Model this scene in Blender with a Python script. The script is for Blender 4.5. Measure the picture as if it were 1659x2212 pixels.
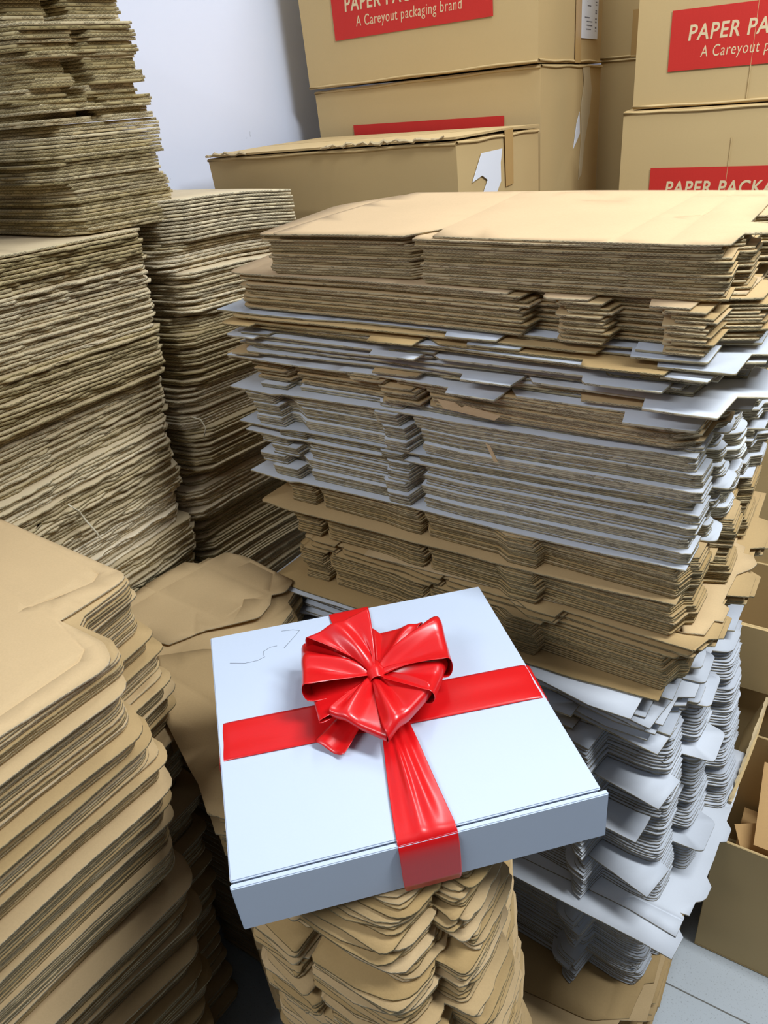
import bpy, bmesh, math, random
import numpy as np
from mathutils import Vector, Matrix
from mathutils.geometry import delaunay_2d_cdt

for o in list(bpy.data.objects): bpy.data.objects.remove(o)
SC = bpy.context.scene
COL = SC.collection
rnd = random.Random(7)

# ------------------------------------------------------------------ camera
A = math.radians(35.273); PT = math.radians(31.2446); RO = math.radians(-6.698)
Fv = Vector((-math.sin(A)*math.cos(PT), math.cos(A)*math.cos(PT), -math.sin(PT)))
R0 = Vector((math.cos(A), math.sin(A), 0)); U0 = R0.cross(Fv)
Rv = R0*math.cos(RO)+U0*math.sin(RO); Uv = -R0*math.sin(RO)+U0*math.cos(RO)
cd = bpy.data.cameras.new('camera'); cam = bpy.data.objects.new('camera', cd); COL.objects.link(cam)
cam.matrix_world = Matrix(((Rv.x, Uv.x, -Fv.x, 0), (Rv.y, Uv.y, -Fv.y, 0), (Rv.z, Uv.z, -Fv.z, 1.6), (0, 0, 0, 1)))
cd.sensor_fit = 'VERTICAL'; cd.sensor_height = 24; cd.lens = 1615/2212*24; cd.clip_start = 0.02
SC.camera = cam
# ------------------------------------------------------------------ world, lights, exposure
w = bpy.data.worlds.new('room_ambience'); SC.world = w; w.use_nodes = True
w.node_tree.nodes['Background'].inputs[0].default_value = (0.86, 0.93, 1.0, 1)
w.node_tree.nodes['Background'].inputs[1].default_value = 0.035
def area(name, loc, target, size, sy, power, col):
    l = bpy.data.lights.new(name, 'AREA'); l.shape = 'RECTANGLE'; l.size = size; l.size_y = sy
    l.energy = power; l.color = col
    o = bpy.data.objects.new(name, l); COL.objects.link(o); o.location = loc
    o.rotation_euler = (Vector(target)-Vector(loc)).to_track_quat('-Z', 'Y').to_euler()
    return o
area('ceiling_tube_or_fill_light', (0.75, 0.95, 2.66), (0.75, 0.95, 0), 1.2, 0.30, 56, (0.92, 0.97, 1.0))
area('ceiling_tube_or_fill_light', (-0.78, -1.0, 2.66), (-0.78, -1.0, 0), 1.2, 0.30, 24, (0.94, 0.975, 1.0))  # added fill behind the camera, lifts front faces; no known fixture
area('ceiling_tube_or_fill_light', (-0.7, 1.75, 2.66), (-0.9, 1.6, 0), 1.0, 0.25, 13, (0.88, 0.95, 1.0))  # added fill to brighten the left wall; no known fixture there
SC.view_settings.view_transform = 'Standard'; SC.view_settings.look = 'None'
SC.view_settings.exposure = 0.04; SC.view_settings.gamma = 1; SC.view_settings.use_curve_mapping = False

# ------------------------------------------------------------------ helpers
def tag(o, label=None, cat=None, group=None, kind=None):
    if label: o['label'] = label
    if cat: o['category'] = cat
    if group: o['group'] = group
    if kind: o['kind'] = kind
    return o
def srgb(r, g, b):
    f = lambda c: (c/255/12.92) if c/255 <= .04045 else ((c/255+.055)/1.055)**2.4
    return (f(r), f(g), f(b), 1)
def link_mesh(name, me, parent=None):
    o = bpy.data.objects.new(name, me); COL.objects.link(o)
    if parent: o.parent = parent
    return o
def from_bm(name, bm, mats, parent=None, smooth=False):
    me = bpy.data.meshes.new(name); bm.normal_update(); bm.to_mesh(me); bm.free()
    for m in (mats if isinstance(mats, list) else [mats]): me.materials.append(m)
    if smooth:
        for p in me.polygons: p.use_smooth = True
    return link_mesh(name, me, parent)
def empty(name, loc=(0, 0, 0), rz=0):
    o = bpy.data.objects.new(name, None); COL.objects.link(o); o.location = loc; o.rotation_euler = (0, 0, rz); o.empty_display_size = .05
    return o

class NT:
    def __init__(s, name):
        s.m = bpy.data.materials.new(name); s.m.use_nodes = True; s.n = s.m.node_tree.nodes; s.l = s.m.node_tree.links
        s.b = s.n['Principled BSDF']
    def add(s, t, **k):
        n = s.n.new(t)
        for a, v in k.items(): setattr(n, a, v)
        return n
    def ln(s, a, b): s.l.new(a, b)
    def math(s, op, a, b=None, c=None):
        n = s.n.new('ShaderNodeMath'); n.operation = op
        for i, v in enumerate((a, b, c)):
            if v is None: continue
            if hasattr(v, 'links'): s.l.new(v, n.inputs[i])
            else: n.inputs[i].default_value = v
        return n.outputs[0]
    def mix(s, f, a, b, mode='MIX'):
        n = s.n.new('ShaderNodeMix'); n.data_type = 'RGBA'; n.blend_type = mode
        for i, v in ((0, f), (6, a), (7, b)):
            if hasattr(v, 'links'): s.l.new(v, n.inputs[i])
            else: n.inputs[i].default_value = v
        return n.outputs[2]

def paper(name, col, dark=None, rough=.85, scale=1.0, speck=.5, bump=.3, tone=True, spec=.25, lines=0.0):
    """paper or board face: fibre mottling, and the sheet's own tone"""
    t = NT(name); tc = t.add('ShaderNodeTexCoord'); co = tc.outputs['Object']
    n1 = t.add('ShaderNodeTexNoise'); n1.inputs['Scale'].default_value = 9*scale; n1.inputs['Detail'].default_value = 4; t.ln(co, n1.inputs['Vector'])
    n2 = t.add('ShaderNodeTexNoise'); n2.inputs['Scale'].default_value = 420*scale; n2.inputs['Detail'].default_value = 3; t.ln(co, n2.inputs['Vector'])
    dk = dark or tuple(c*.72 for c in col[:3])+(1,)
    f = t.math('MULTIPLY', t.math('ADD', t.math('MULTIPLY', n1.outputs[0], .6), t.math('MULTIPLY', n2.outputs[0], .5)), speck*1.6)
    c = t.mix(f, col, dk)
    if tone:
        at = t.add('ShaderNodeAttribute', attribute_name='tone')
        c2 = t.mix(1.0, c, (1, 1, 1, 1), 'MULTIPLY')
        hs = t.add('ShaderNodeHueSaturation'); t.ln(c, hs.inputs['Color'])
        t.ln(t.math('ADD', 1.0, at.outputs['Fac']), hs.inputs['Value'])
        t.ln(t.math('SUBTRACT', 1.0, t.math('MULTIPLY', at.outputs['Fac'], .6)), hs.inputs['Saturation'])
        c = hs.outputs[0]
    t.ln(c, t.b.inputs['Base Color'])
    t.b.inputs['Roughness'].default_value = rough; t.b.inputs['Specular IOR Level'].default_value = spec
    h = n2.outputs[0]
    if lines:
        wv = t.add('ShaderNodeTexWave'); wv.inputs['Scale'].default_value = 45; wv.inputs['Distortion'].default_value = .3
        wv.bands_direction = 'X'; t.ln(co, wv.inputs['Vector'])
        h = t.math('ADD', h, t.math('MULTIPLY', wv.outputs[0], lines))
    bp = t.add('ShaderNodeBump'); bp.inputs['Strength'].default_value = bump; bp.inputs['Distance'].default_value = .0006
    t.ln(h, bp.inputs['Height']); t.ln(bp.outputs[0], t.b.inputs['Normal'])
    return t.m
def edge_mat(name, col, period=.0065, amp=.85, hollow=.55):
    """cut edge of corrugated board: two liners and the fluting between them"""
    t = NT(name); uv = t.add('ShaderNodeUVMap'); sp = t.add('ShaderNodeSeparateXYZ'); t.ln(uv.outputs[0], sp.inputs[0])
    nz = t.add('ShaderNodeTexNoise'); nz.noise_dimensions = '4D'; at0 = t.add('ShaderNodeAttribute', attribute_name='tone'); t.ln(t.math('MULTIPLY', at0.outputs['Fac'], 90.0), nz.inputs['W']); nz.inputs['Scale'].default_value = 35; t.ln(t.add('ShaderNodeTexCoord').outputs['Object'], nz.inputs['Vector'])
    wob = t.math('MULTIPLY', nz.outputs[0], 3.0)
    s = t.math('SINE', t.math('ADD', t.math('MULTIPLY', sp.outputs[0], 2*math.pi/period), wob))
    wave = t.math('ABSOLUTE', t.math('SUBTRACT', t.math('SUBTRACT', sp.outputs[1], .5), t.math('MULTIPLY', s, .33)))
    fl = t.math('LESS_THAN', wave, .13)
    li = t.math('GREATER_THAN', t.math('ABSOLUTE', t.math('SUBTRACT', sp.outputs[1], .5)), .36)
    solid = t.math('MAXIMUM', fl, li)
    crush = t.math('GREATER_THAN', nz.outputs[0], hollow)           # places where the knife closed the flutes
    solid = t.math('MAXIMUM', solid, crush)
    at = t.add('ShaderNodeAttribute', attribute_name='tone')
    n2 = t.add('ShaderNodeTexNoise'); n2.inputs['Scale'].default_value = 260; t.ln(t.n['Texture Coordinate'].outputs['Object'], n2.inputs['Vector'])
    c0 = t.mix(t.math('MULTIPLY', n2.outputs[0], .7), col, tuple(x*.6 for x in col[:3])+(1,))
    c = t.mix(solid, tuple(x*.45 for x in col[:3])+(1,), c0)  # shade inside the open flutes painted as a darker colour
    hs = t.add('ShaderNodeHueSaturation'); t.ln(c, hs.inputs['Color']); t.ln(t.math('ADD', 1.0, t.math('MULTIPLY', at.outputs['Fac'], 1.6)), hs.inputs['Value'])
    t.ln(t.math('SUBTRACT', 1.0, t.math('MULTIPLY', at.outputs['Fac'], 1.2)), hs.inputs['Saturation'])
    t.ln(hs.outputs[0], t.b.inputs['Base Color']); t.b.inputs['Roughness'].default_value = .9; t.b.inputs['Specular IOR Level'].default_value = .15
    bp = t.add('ShaderNodeBump'); bp.inputs['Strength'].default_value = .8; bp.inputs['Distance'].default_value = .0012
    t.ln(t.math('ADD', solid, t.math('MULTIPLY', n2.outputs[0], .8)), bp.inputs['Height']); t.ln(bp.outputs[0], t.b.inputs['Normal'])
    return t.m
def plain(name, col, rough=.5, spec=.5, bump=0, scale=60, **kw):
    t = NT(name)
    n1 = t.add('ShaderNodeTexNoise'); n1.inputs['Scale'].default_value = scale; t.ln(t.add('ShaderNodeTexCoord').outputs['Object'], n1.inputs['Vector'])
    t.ln(t.mix(t.math('MULTIPLY', n1.outputs[0], kw.get('var', .15)), col, tuple(x*.8 for x in col[:3])+(1,)), t.b.inputs['Base Color'])
    t.b.inputs['Roughness'].default_value = rough; t.b.inputs['Specular IOR Level'].default_value = spec
    if bump:
        bp = t.add('ShaderNodeBump'); bp.inputs['Strength'].default_value = bump; bp.inputs['Distance'].default_value = .001
        t.ln(n1.outputs[0], bp.inputs['Height']); t.ln(bp.outputs[0], t.b.inputs['Normal'])
    return t.m

M_KRAFT = paper('kraft_board_face', srgb(204, 174, 128))
M_KRAFTL = paper('pale_kraft_board_face', srgb(206, 176, 136), bump=.1)
M_KEDGE = edge_mat('kraft_board_edge', srgb(198, 180, 144))
M_WHITE = paper('white_board_face', srgb(206, 211, 220), srgb(184, 190, 200), rough=.6, speck=.25, bump=.05)
M_WEDGE = edge_mat('white_board_edge', srgb(190, 178, 150), hollow=.45)
M_GEDGE = edge_mat('pale_board_edge', srgb(160, 152, 136), hollow=.42)
M_FEDGE = edge_mat('carton_board_edge', srgb(212, 196, 158), period=.0085, hollow=.56)
M_FACE2 = paper('flattened_carton_face', srgb(205, 185, 150))
M_CARTON = paper('carton_face', srgb(200, 173, 124), rough=.7, tone=False, speck=.2, scale=.8, bump=.10, lines=.25)
M_CARTIN = paper('carton_inner_face', srgb(178, 150, 102), rough=.85, tone=False, speck=.25)
M_RED = paper('red_carton_print', srgb(205, 52, 44), srgb(176, 40, 34), rough=.6, tone=False, speck=.3, lines=.2)
M_TAN = paper('unprinted_lettering', srgb(222, 200, 160), rough=.8, tone=False, speck=.1)
M_WPAPER = paper('white_label_paper', srgb(232, 236, 246), srgb(210, 216, 230), rough=.6, tone=False, speck=.2, bump=.05)
M_INK = plain('grey_label_ink', srgb(120, 122, 134), rough=.8, spec=.2)
M_TAPE = plain('brown_packing_tape', srgb(186, 150, 96), rough=.25, spec=.5, bump=.2, scale=30)
M_GWHITE = paper('gift_box_white_card', srgb(196, 208, 227), srgb(180, 193, 214), rough=.5, tone=False, speck=.22, bump=.05)
M_KPAPER = paper('kraft_wrapping_paper', srgb(196, 158, 106), rough=.75, tone=False, speck=.3, bump=.1)
M_TORN = paper('torn_carton_edge', srgb(212, 190, 150), rough=.95, tone=False, speck=.5, bump=.6)

# ------------------------------------------------------------------ the setting
def wall_mat():
    t = NT('white_emulsion_wall'); tc = t.add('ShaderNodeTexCoord')
    n1 = t.add('ShaderNodeTexNoise'); n1.inputs['Scale'].default_value = 1.7; n1.inputs['Detail'].default_value = 5; t.ln(tc.outputs['Object'], n1.inputs['Vector'])
    n2 = t.add('ShaderNodeTexNoise'); n2.inputs['Scale'].default_value = 14; n2.inputs['Detail'].default_value = 8; t.ln(tc.outputs['Object'], n2.inputs['Vector'])
    sp = t.math('LESS_THAN', n2.outputs[0], .31)
    c = t.mix(n1.outputs[0], srgb(232, 238, 255), srgb(222, 229, 252))
    c = t.mix(t.math('MULTIPLY', sp, .3), c, srgb(150, 155, 170))
    t.ln(c, t.b.inputs['Base Color']); t.b.inputs['Roughness'].default_value = .55
    bp = t.add('ShaderNodeBump'); bp.inputs['Strength'].default_value = .12; bp.inputs['Distance'].default_value = .004; t.ln(n2.outputs[0], bp.inputs['Height']); t.ln(bp.outputs[0], t.b.inputs['Normal'])
    return t.m
def floor_mat():
    t = NT('grey_floor_tiles'); tc = t.add('ShaderNodeTexCoord'); mp = t.add('ShaderNodeMapping'); t.ln(tc.outputs['Object'], mp.inputs[0])
    mp.inputs['Location'].default_value = (-.23, -.263, 0)
    br = t.add('ShaderNodeTexBrick'); br.offset = 0; br.inputs['Scale'].default_value = 1; br.inputs['Brick Width'].default_value = .6; br.inputs['Row Height'].default_value = .6
    br.inputs['Mortar Size'].default_value = .0016; br.inputs['Color1'].default_value = srgb(192, 200, 208); br.inputs['Color2'].default_value = srgb(188, 197, 205); br.inputs['Mortar'].default_value = srgb(96, 94, 88)
    t.ln(mp.outputs[0], br.inputs['Vector'])
    n = t.add('ShaderNodeTexNoise'); n.inputs['Scale'].default_value = 7; n.inputs['Detail'].default_value = 6; t.ln(tc.outputs['Object'], n.inputs['Vector'])
    n3 = t.add('ShaderNodeTexNoise'); n3.inputs['Scale'].default_value = 300; t.ln(tc.outputs['Object'], n3.inputs['Vector'])
    c = t.mix(t.math('MULTIPLY', n.outputs[0], .35), br.outputs[0], srgb(150, 152, 150))
    c = t.mix(t.math('MULTIPLY', t.math('LESS_THAN', n3.outputs[0], .36), .4), c, srgb(130, 134, 138))
    t.ln(c, t.b.inputs['Base Color']); t.b.inputs['Roughness'].default_value = .28
    return t.m
def slab(name, a, b, mat):
    bm = bmesh.new(); bmesh.ops.create_cube(bm, size=1)
    for v in bm.verts: v.co = Vector([(a[i]+b[i])/2+v.co[i]*(b[i]-a[i]) for i in range(3)])
    o = from_bm(name, bm, mat); tag(o, kind='structure'); return o
MW = wall_mat()
slab('floor', (-1.55, -1.6, -.05), (1.9, 3.1, 0), floor_mat())
slab('wall_left', (-1.55, -1.6, 0), (-1.45, 3.1, 2.7), MW)
slab('wall_back', (-1.45, 3.0, 0), (1.9, 3.1, 2.7), MW)
slab('ceiling', (-1.55, -1.6, 2.7), (1.9, 3.1, 2.75), plain('ceiling_paint', srgb(225, 228, 232), rough=.8, spec=.2))

# ------------------------------------------------------------------ board sheets
def rounded(pts, n=4):
    """pts: (x, y, radius) -> polygon with rounded corners"""
    out = []; N = len(pts)
    for i in range(N):
        p = Vector(pts[i][:2]); r = pts[i][2] if len(pts[i]) > 2 else 0
        a = Vector(pts[i-1][:2]); b = Vector(pts[(i+1) % N][:2])
        if r <= 0: out.append((p.x, p.y)); continue
        d1 = (a-p); d2 = (b-p); r1 = min(r, d1.length*.49, d2.length*.49)
        p1 = p+d1.normalized()*r1; p2 = p+d2.normalized()*r1
        for k in range(n+1):
            s = k/n; q = p1*(1-s)**2+p*2*s*(1-s)+p2*s*s; out.append((q.x, q.y))
    return out
class Template:
    def __init__(s, pts, step=.03, grid=.09, lines=(), rag=0.0):
        poly = rounded(pts); b = []
        for i, p in enumerate(poly):
            q = poly[(i+1) % len(poly)]; L = math.dist(p, q)
            if L < 1e-5: continue
            k = max(1, int(L/step)) if L > step else 1
            for j in range(k): b.append((p[0]+(q[0]-p[0])*j/k, p[1]+(q[1]-p[1])*j/k))
        area2 = sum(b[i][0]*b[(i+1) % len(b)][1]-b[(i+1) % len(b)][0]*b[i][1] for i in range(len(b)))
        if area2 < 0: b.reverse()
        nb = len(b); P = [Vector(p) for p in b]
        E = [(i, (i+1) % nb) for i in range(nb)]
        xs = [p[0] for p in b]; ys = [p[1] for p in b]
        gx = min(xs)+grid/2
        while gx < max(xs):
            gy = min(ys)+grid/2
            while gy < max(ys):
                P.append(Vector((gx+rnd.uniform(-.2, .2)*grid, gy+rnd.uniform(-.2, .2)*grid))); gy += grid
            gx += grid
        for (p, q, wd, dp) in lines:
            p = Vector(p); q = Vector(q); d = (q-p); L = d.length; nn = Vector((-d.y, d.x))/L
            k = max(1, int(L/.02))
            for off in (-wd, 0, wd):
                idx = []
                for j in range(k+1):
                    idx.append(len(P)); P.append(p+d*(j/k)+nn*off)
                for j in range(k): E.append((idx[j], idx[j+1]))
        face = [list(range(nb))]
        r = delaunay_2d_cdt(P, E, face, 1, 1e-6)
        s.V = np.array([[v.x, v.y] for v in r[0]]); s.T = [tuple(f) for f in r[2]]
        inv = {}
        # boundary edges
        cnt = {}
        for f in s.T:
            for i in range(len(f)):
                e = (f[i], f[(i+1) % len(f)]); cnt[e] = 1
        nxt = {a: bb for (a, bb) in cnt if (bb, a) not in cnt}
        s.edges = [(a, bb) for a, bb in nxt.items()]
        # walk
        start = s.edges[0][0]; loop = [start]; c = nxt[start]
        while c != start and len(loop) < 20000: loop.append(c); c = nxt.get(c, start)
        s.loop = loop
        co = s.V[loop]; s.per = np.concatenate([[0], np.cumsum(np.linalg.norm(np.roll(co, -1, 0)-co, axis=1))])
        nr = np.roll(co, -1, 0)-np.roll(co, 1, 0); nr /= (np.linalg.norm(nr, axis=1)[:, None]+1e-9)
        s.nrm = np.stack([nr[:, 1], -nr[:, 0]], 1)
        s.gz = np.zeros(len(s.V))
        for (p, q, wd, dp) in lines:
            p = np.array(p); d = np.array(q)-p; L2 = d@d
            t = np.clip(((s.V-p)@d)/L2, 0, 1); ds = np.linalg.norm(s.V-p-t[:, None]*d, axis=1)
            s.gz = np.minimum(s.gz, -dp*np.clip(1-ds/wd, 0, 1))
        s.rag = rag

SHEETS = []      # every sheet: dict(name, mats, verts, faces, uv, mat_idx, tone, label ...)
def make_arrays(T, zf, th, dx, dy, yaw, piv, rag, tone, seed):
    rs = np.random.RandomState(seed)
    V = T.V.copy()
    if rag > 0:
        j = rs.randn(len(T.loop))*rag; j = j*.6+np.roll(j, 1)*.4
        V[T.loop] += T.nrm*np.clip(j, -2.2*rag, 2.2*rag)[:, None]
    c, s = math.cos(yaw), math.sin(yaw)
    W = V-np.array(piv); W = np.stack([W[:, 0]*c-W[:, 1]*s, W[:, 0]*s+W[:, 1]*c], 1)+np.array(piv)+np.array([dx, dy])
    z = zf(W[:, 0], W[:, 1])
    top = np.column_stack([W, z+th+T.gz]); bot = np.column_stack([W, z])
    n = len(W); L = T.loop; m = len(L)
    return dict(v=np.vstack([top, bot]), n=n, T=T, th=th, tone=tone)
def build_mesh(name, items, mats):
    """items: list of arrays from make_arrays (one for a single sheet, many for stuff)"""
    vs = []; loops = []; starts = []; totals = []; mi = []; uvs = []; tones = []; base = 0; ls = 0
    for it in items:
        T = it['T']; n = it['n']; vs.append(it['v']); tones.append(np.full(2*n, it['tone'])); off = it.get('mo', 0)
        for f in T.T:
            loops.extend(base+i for i in f); starts.append(ls); totals.append(len(f)); ls += len(f); mi.append(0+off); uvs.extend([(0, 0)]*len(f))
            loops.extend(base+n+i for i in reversed(f)); starts.append(ls); totals.append(len(f)); ls += len(f); mi.append(1+off); uvs.extend([(0, 0)]*len(f))
        L = T.loop; m = len(L)
        for k in range(m):
            a, b = L[k], L[(k+1) % m]
            loops.extend((base+a, base+n+a, base+n+b, base+b)); starts.append(ls); totals.append(4); ls += 4; mi.append(2+off)
            u0, u1 = T.per[k], T.per[k+1]; uvs.extend(((u0, 1), (u0, 0), (u1, 0), (u1, 1)))
        base += 2*n
    me = bpy.data.meshes.new(name); v = np.vstack(vs)
    me.vertices.add(len(v)); me.vertices.foreach_set('co', v.astype(np.float32).ravel())
    me.loops.add(len(loops)); me.loops.foreach_set('vertex_index', loops)
    me.polygons.add(len(starts)); me.polygons.foreach_set('loop_start', starts)
    me.polygons.foreach_set('material_index', mi)
    uvl = me.uv_layers.new(name='UVMap'); uvl.data.foreach_set('uv', np.array(uvs, dtype=np.float32).ravel())
    at = me.attributes.new('tone', 'FLOAT', 'POINT'); at.data.foreach_set('value', np.concatenate(tones).astype(np.float32))
    for m_ in mats: me.materials.append(m_)
    me.update(calc_edges=True); me.validate()
    return me
MATSETS = {'kraft': [M_KRAFT, M_KRAFT, M_KEDGE], 'kraftlight': [M_KRAFTL, M_KRAFT, M_KEDGE], 'white': [M_WHITE, M_KRAFT, M_WEDGE], 'bright': [M_WHITE, M_WHITE, M_GEDGE], 'flat': [M_FACE2, M_FACE2, M_FEDGE]}
KIND = {'kraft': 'kraft_box_blank', 'kraftlight': 'kraft_box_blank', 'white': 'white_box_blank', 'bright': 'white_box_blank', 'flat': 'flattened_carton'}
CAT = {'kraft_box_blank': 'box blank', 'white_box_blank': 'box blank', 'flattened_carton': 'flattened carton'}

class Pile:
    """sheets laid one on another; each gap between two sheets is an uneven smooth field"""
    def __init__(s, z0=0.0, cx=0, cy=0, seed=1):
        s.r = np.random.RandomState(seed); s.cx, s.cy = cx, cy
        s.K = [(s.r.uniform(4, 15), s.r.uniform(4, 15), s.r.uniform(0, 6.28)) for _ in range(6)]
        s.c = np.zeros(6); s.z = z0; s.sx = 0.0; s.sy = 0.0
    def zf(s):
        z, sx, sy, c, K, cx, cy = s.z, s.sx, s.sy, s.c.copy(), s.K, s.cx, s.cy
        def f(x, y):
            r = z+sx*(x-cx)+sy*(y-cy)
            for (a, b, p), k in zip(K, c): r = r+k*np.sin(a*x+b*y+p)
            return r
        return f
    def put(s, T, ms, th=.0026, gap=.0005, wav=.5, dx=0, dy=0, yaw=0, piv=(0, 0), rag=.0006, tone=0, label='', group='', imp=0, tilt=(0, 0), unique=False, droop=None):
        f = s.zf()
        if droop:
            g = f; (px, py, nx, ny, amt, rng) = droop
            f = lambda x, y: g(x, y)-amt*np.clip(((x-px)*nx+(y-py)*ny)/rng, 0, 1.3)**2
        arr = make_arrays(T, f, th, dx, dy, yaw, piv, rag, tone, s.r.randint(1 << 30))
        SHEETS.append(dict(arr=arr, ms=ms, label=label, group=group, imp=imp+(1000 if unique else 0), unique=unique))
        d = s.r.uniform(-1, 1, 6); d *= wav*gap/ (np.abs(d).sum()+1e-9)
        s.c = (s.c+d)*.985
        s.z += th+gap*(1+s.r.uniform(0, 1.2)*wav); s.sx += tilt[0]; s.sy += tilt[1]

def R(a, b): return rnd.uniform(a, b)

# ---------------- big middle stack.  Local outlines in room metres relative to its front right corner
MX, MY = -.122, .783
def off(pts, x=MX, y=MY): return [(p[0]+x, p[1]+y)+tuple(p[2:]) for p in pts]
T_A = Template(off([(-.585, .012, .012), (-.365, .016), (-.345, .036), (-.340, .004), (-.02, 0, .006), (0, .004), (-.002, .045), (.012, .05), (.012, .085), (.002, .09), (.004, .15), (.022, .155), (.022, .21, .01), (-.02, .23), (-.02, .285), (-.52, .285), (-.585, .20, .02)]),
               lines=[((MX-.33, MY+.02), (MX-.28, MY+.28), .0035, .0009), ((MX-.10, MY+.0), (MX-.08, MY+.28), .0035, .0007)])
T_A0 = Template(off([(-.56, .0, .01), (-.36, .004, .0), (-.33, .05), (-.322, .006), (-.02, -.004, .01), (.0, .004), (.004, .05), (.03, .055), (.03, .09), (.0, .10), (.004, .28), (-.505, .288), (-.53, .22, .03)]), grid=.05,
               lines=[((MX-.33, MY+.05), (MX-.33, MY+.28), .003, .0008), ((MX-.115, MY+.0), (MX-.085, MY+.28), .003, .0008), ((MX-.06, MY+.0), (MX-.045, MY+.28), .003, .0008),
                      ((MX-.21, MY+.21), (MX-.17, MY+.212), .0012, .0025), ((MX-.05, MY+.245), (MX-.01, MY+.25), .0015, .003), ((MX-.26, MY+.272), (MX-.23, MY+.278), .0012, .003),
                      ((MX-.08, MY+.12), (MX-.055, MY+.13), .0012, .0025), ((MX-.055, MY+.13), (MX-.05, MY+.155), .0012, .0025)])
T_B = Template(off([(-.645, .012, .02), (-.30, -.002), (-.205, -.006), (-.20, .022), (-.165, .02), (-.16, -.012, .006), (-.11, -.012), (-.105, .012), (-.05, .01), (-.045, -.02), (-.005, -.02), (0, .03), (.035, .04), (.04, .10), (.01, .11), (.012, .20), (.045, .21), (.045, .28), (.0, .29), (0, .42), (-.6, .42), (-.645, .2)]))
T_C = [Template(off([(-.655, .0, .01), (-.60, .0), (-.597, .012), (-.57, .012), (-.40, .006), (-.395, -.012), (-.33, -.012), (-.325, .02), (-.30, .0), (-.12, -.002), (-.115, -.022, .008), (-.03, -.022), (-.025, .01), (.0, .012), (.005, .06), (.04, .07), (.045, .13, .01), (.02, .14), (.02, .25), (.05, .26), (.05, .34), (.0, .35), (0, .42), (-.655, .42)])),
       Template(off([(-.675, .01, .005), (-.50, .0), (-.42, .004), (-.29, -.004), (-.285, -.02), (-.22, -.02), (-.215, .02), (-.20, .0), (-.07, -.004), (-.065, -.03), (.01, -.03, .006), (.015, .03), (.05, .04), (.05, .11), (.02, .12), (.02, .23), (.045, .24), (.045, .33), (.0, .35), (0, .42), (-.62, .42)])),
       Template(off([(-.64, .006, .02), (-.45, .0), (-.10, -.006), (-.095, .02), (-.06, .02), (-.055, -.01), (-.01, -.01), (.0, .05), (.03, .06), (.03, .18), (.0, .19), (.0, .42), (-.62, .42), (-.64, .2)]))]
def e_outline(k=0, l=0):
    return off([(-.64+l, .0, .006), (-.588+l, .0), (-.586+l, .022), (-.57+l, .022), (-.565, .006), (-.425, .006), (-.42, -.004, .004), (-.385, -.004), (-.380, .03), (-.365, .03), (-.362, .004),
                (-.30, .0), (-.01, .0, .004), (.0, .004), (.002, .045), (-.022, .05), (-.022, .066), (.006, .072, .006), (.008, .09), (.0, .10), (.0, .118), (.018, .126, .012), (.02, .165, .012),
                (.0, .175), (.0, .25), (.018, .255), (.02, .28), (.034, .29), (.034, .33), (0, .34), (0, .43), (-.60, .43), (-.64+l, .3)])
T_E = [Template(e_outline(0, 0)), Template(e_outline(0, .03)), Template(e_outline(0, -.02))]
T_EW = Template(off([(-.69, .002, .004), (-.60, -.004), (-.585, .0), (-.40, .002), (-.1, -.004), (-.05, .0), (0, .0), (.002, .05), (-.02, .052), (-.02, .07), (.02, .075, .01), (.02, .12, .01), (0, .13), (0, .25), (.03, .26), (.03, .33), (0, .34), (0, .43), (-.6, .43), (-.66, .2)]))
T_F = Template(off([(-.625, .012, .008), (-.575, .012), (-.572, .03), (-.555, .012), (-.44, .01), (-.40, .004), (-.375, .004), (-.372, .022), (-.36, .006), (-.25, .004), (-.23, -.008), (-.19, -.008), (-.185, .01), (-.10, .004), (-.01, .0, .004),
                   (.0, .03), (.01, .035), (.012, .08), (-.004, .085), (0, .13), (.03, .14), (.03, .19), (.012, .2), (.012, .26), (.03, .27), (.03, .34), (0, .35), (0, .43), (-.6, .43), (-.63, .2)]))
T_FW = Template(off([(-.67, .0, .01), (-.60, -.006), (-.1, -.006), (0, .0), (.005, .1), (.02, .11), (.02, .3), (0, .43), (-.6, .43), (-.65, .2)]))
T_S1 = Template([(-.60, .78), (-.114, .80), (-.093, .806), (-.088, .84), (-.078, .842), (-.076, .873), (-.086, .880), (-.081, .955), (-.068, .975, .006), (-.062, .992), (-.070, 1.01), (-.083, 1.012), (-.084, 1.03), (-.098, 1.035), (-.10, 1.2), (-.60, 1.2)], lines=[((-.125, .80), (-.105, 1.2), .003, .0009), ((-.20, .88), (-.105, .88), .003, .0008)])
def g_outline(a=0.0, b=0.0, l=-.60):
    return off([(l, .0, .01), (-.30, .0), (-.215+a, .0), (-.205+a, -.028+b, .014), (-.10, -.034+b, .002), (-.094, .006), (-.09, .022), (-.045, .020, .002), (-.02, .022, .01), (-.002, .03, .01), (.0, .075),
                (-.012, .08), (-.012, .10), (.016, .105, .012), (.02, .15, .012), (.0, .16), (.0, .24), (.028, .25, .014), (.03, .31, .014), (.004, .32), (.0, .43), (l+.02, .43)])
T_G = [Template(g_outline(0, 0)), Template(g_outline(.008, .004)), Template(g_outline(-.010, -.002)), Template(g_outline(.03, .010, -.61))]
T_GL = [Template(g_outline(.085, 0)), Template(g_outline(.09, .004)), Template(g_outline(.07, -.003)), Template(g_outline(.06, .03, -.61))]
T_G0 = Template(off([(-.66, .0, .006), (-.2, .0), (-.06, -.03), (-.004, -.03), (.0, .03), (.02, .04), (.02, .1), (0, .11), (0, .43), (-.62, .43)]))
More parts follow.
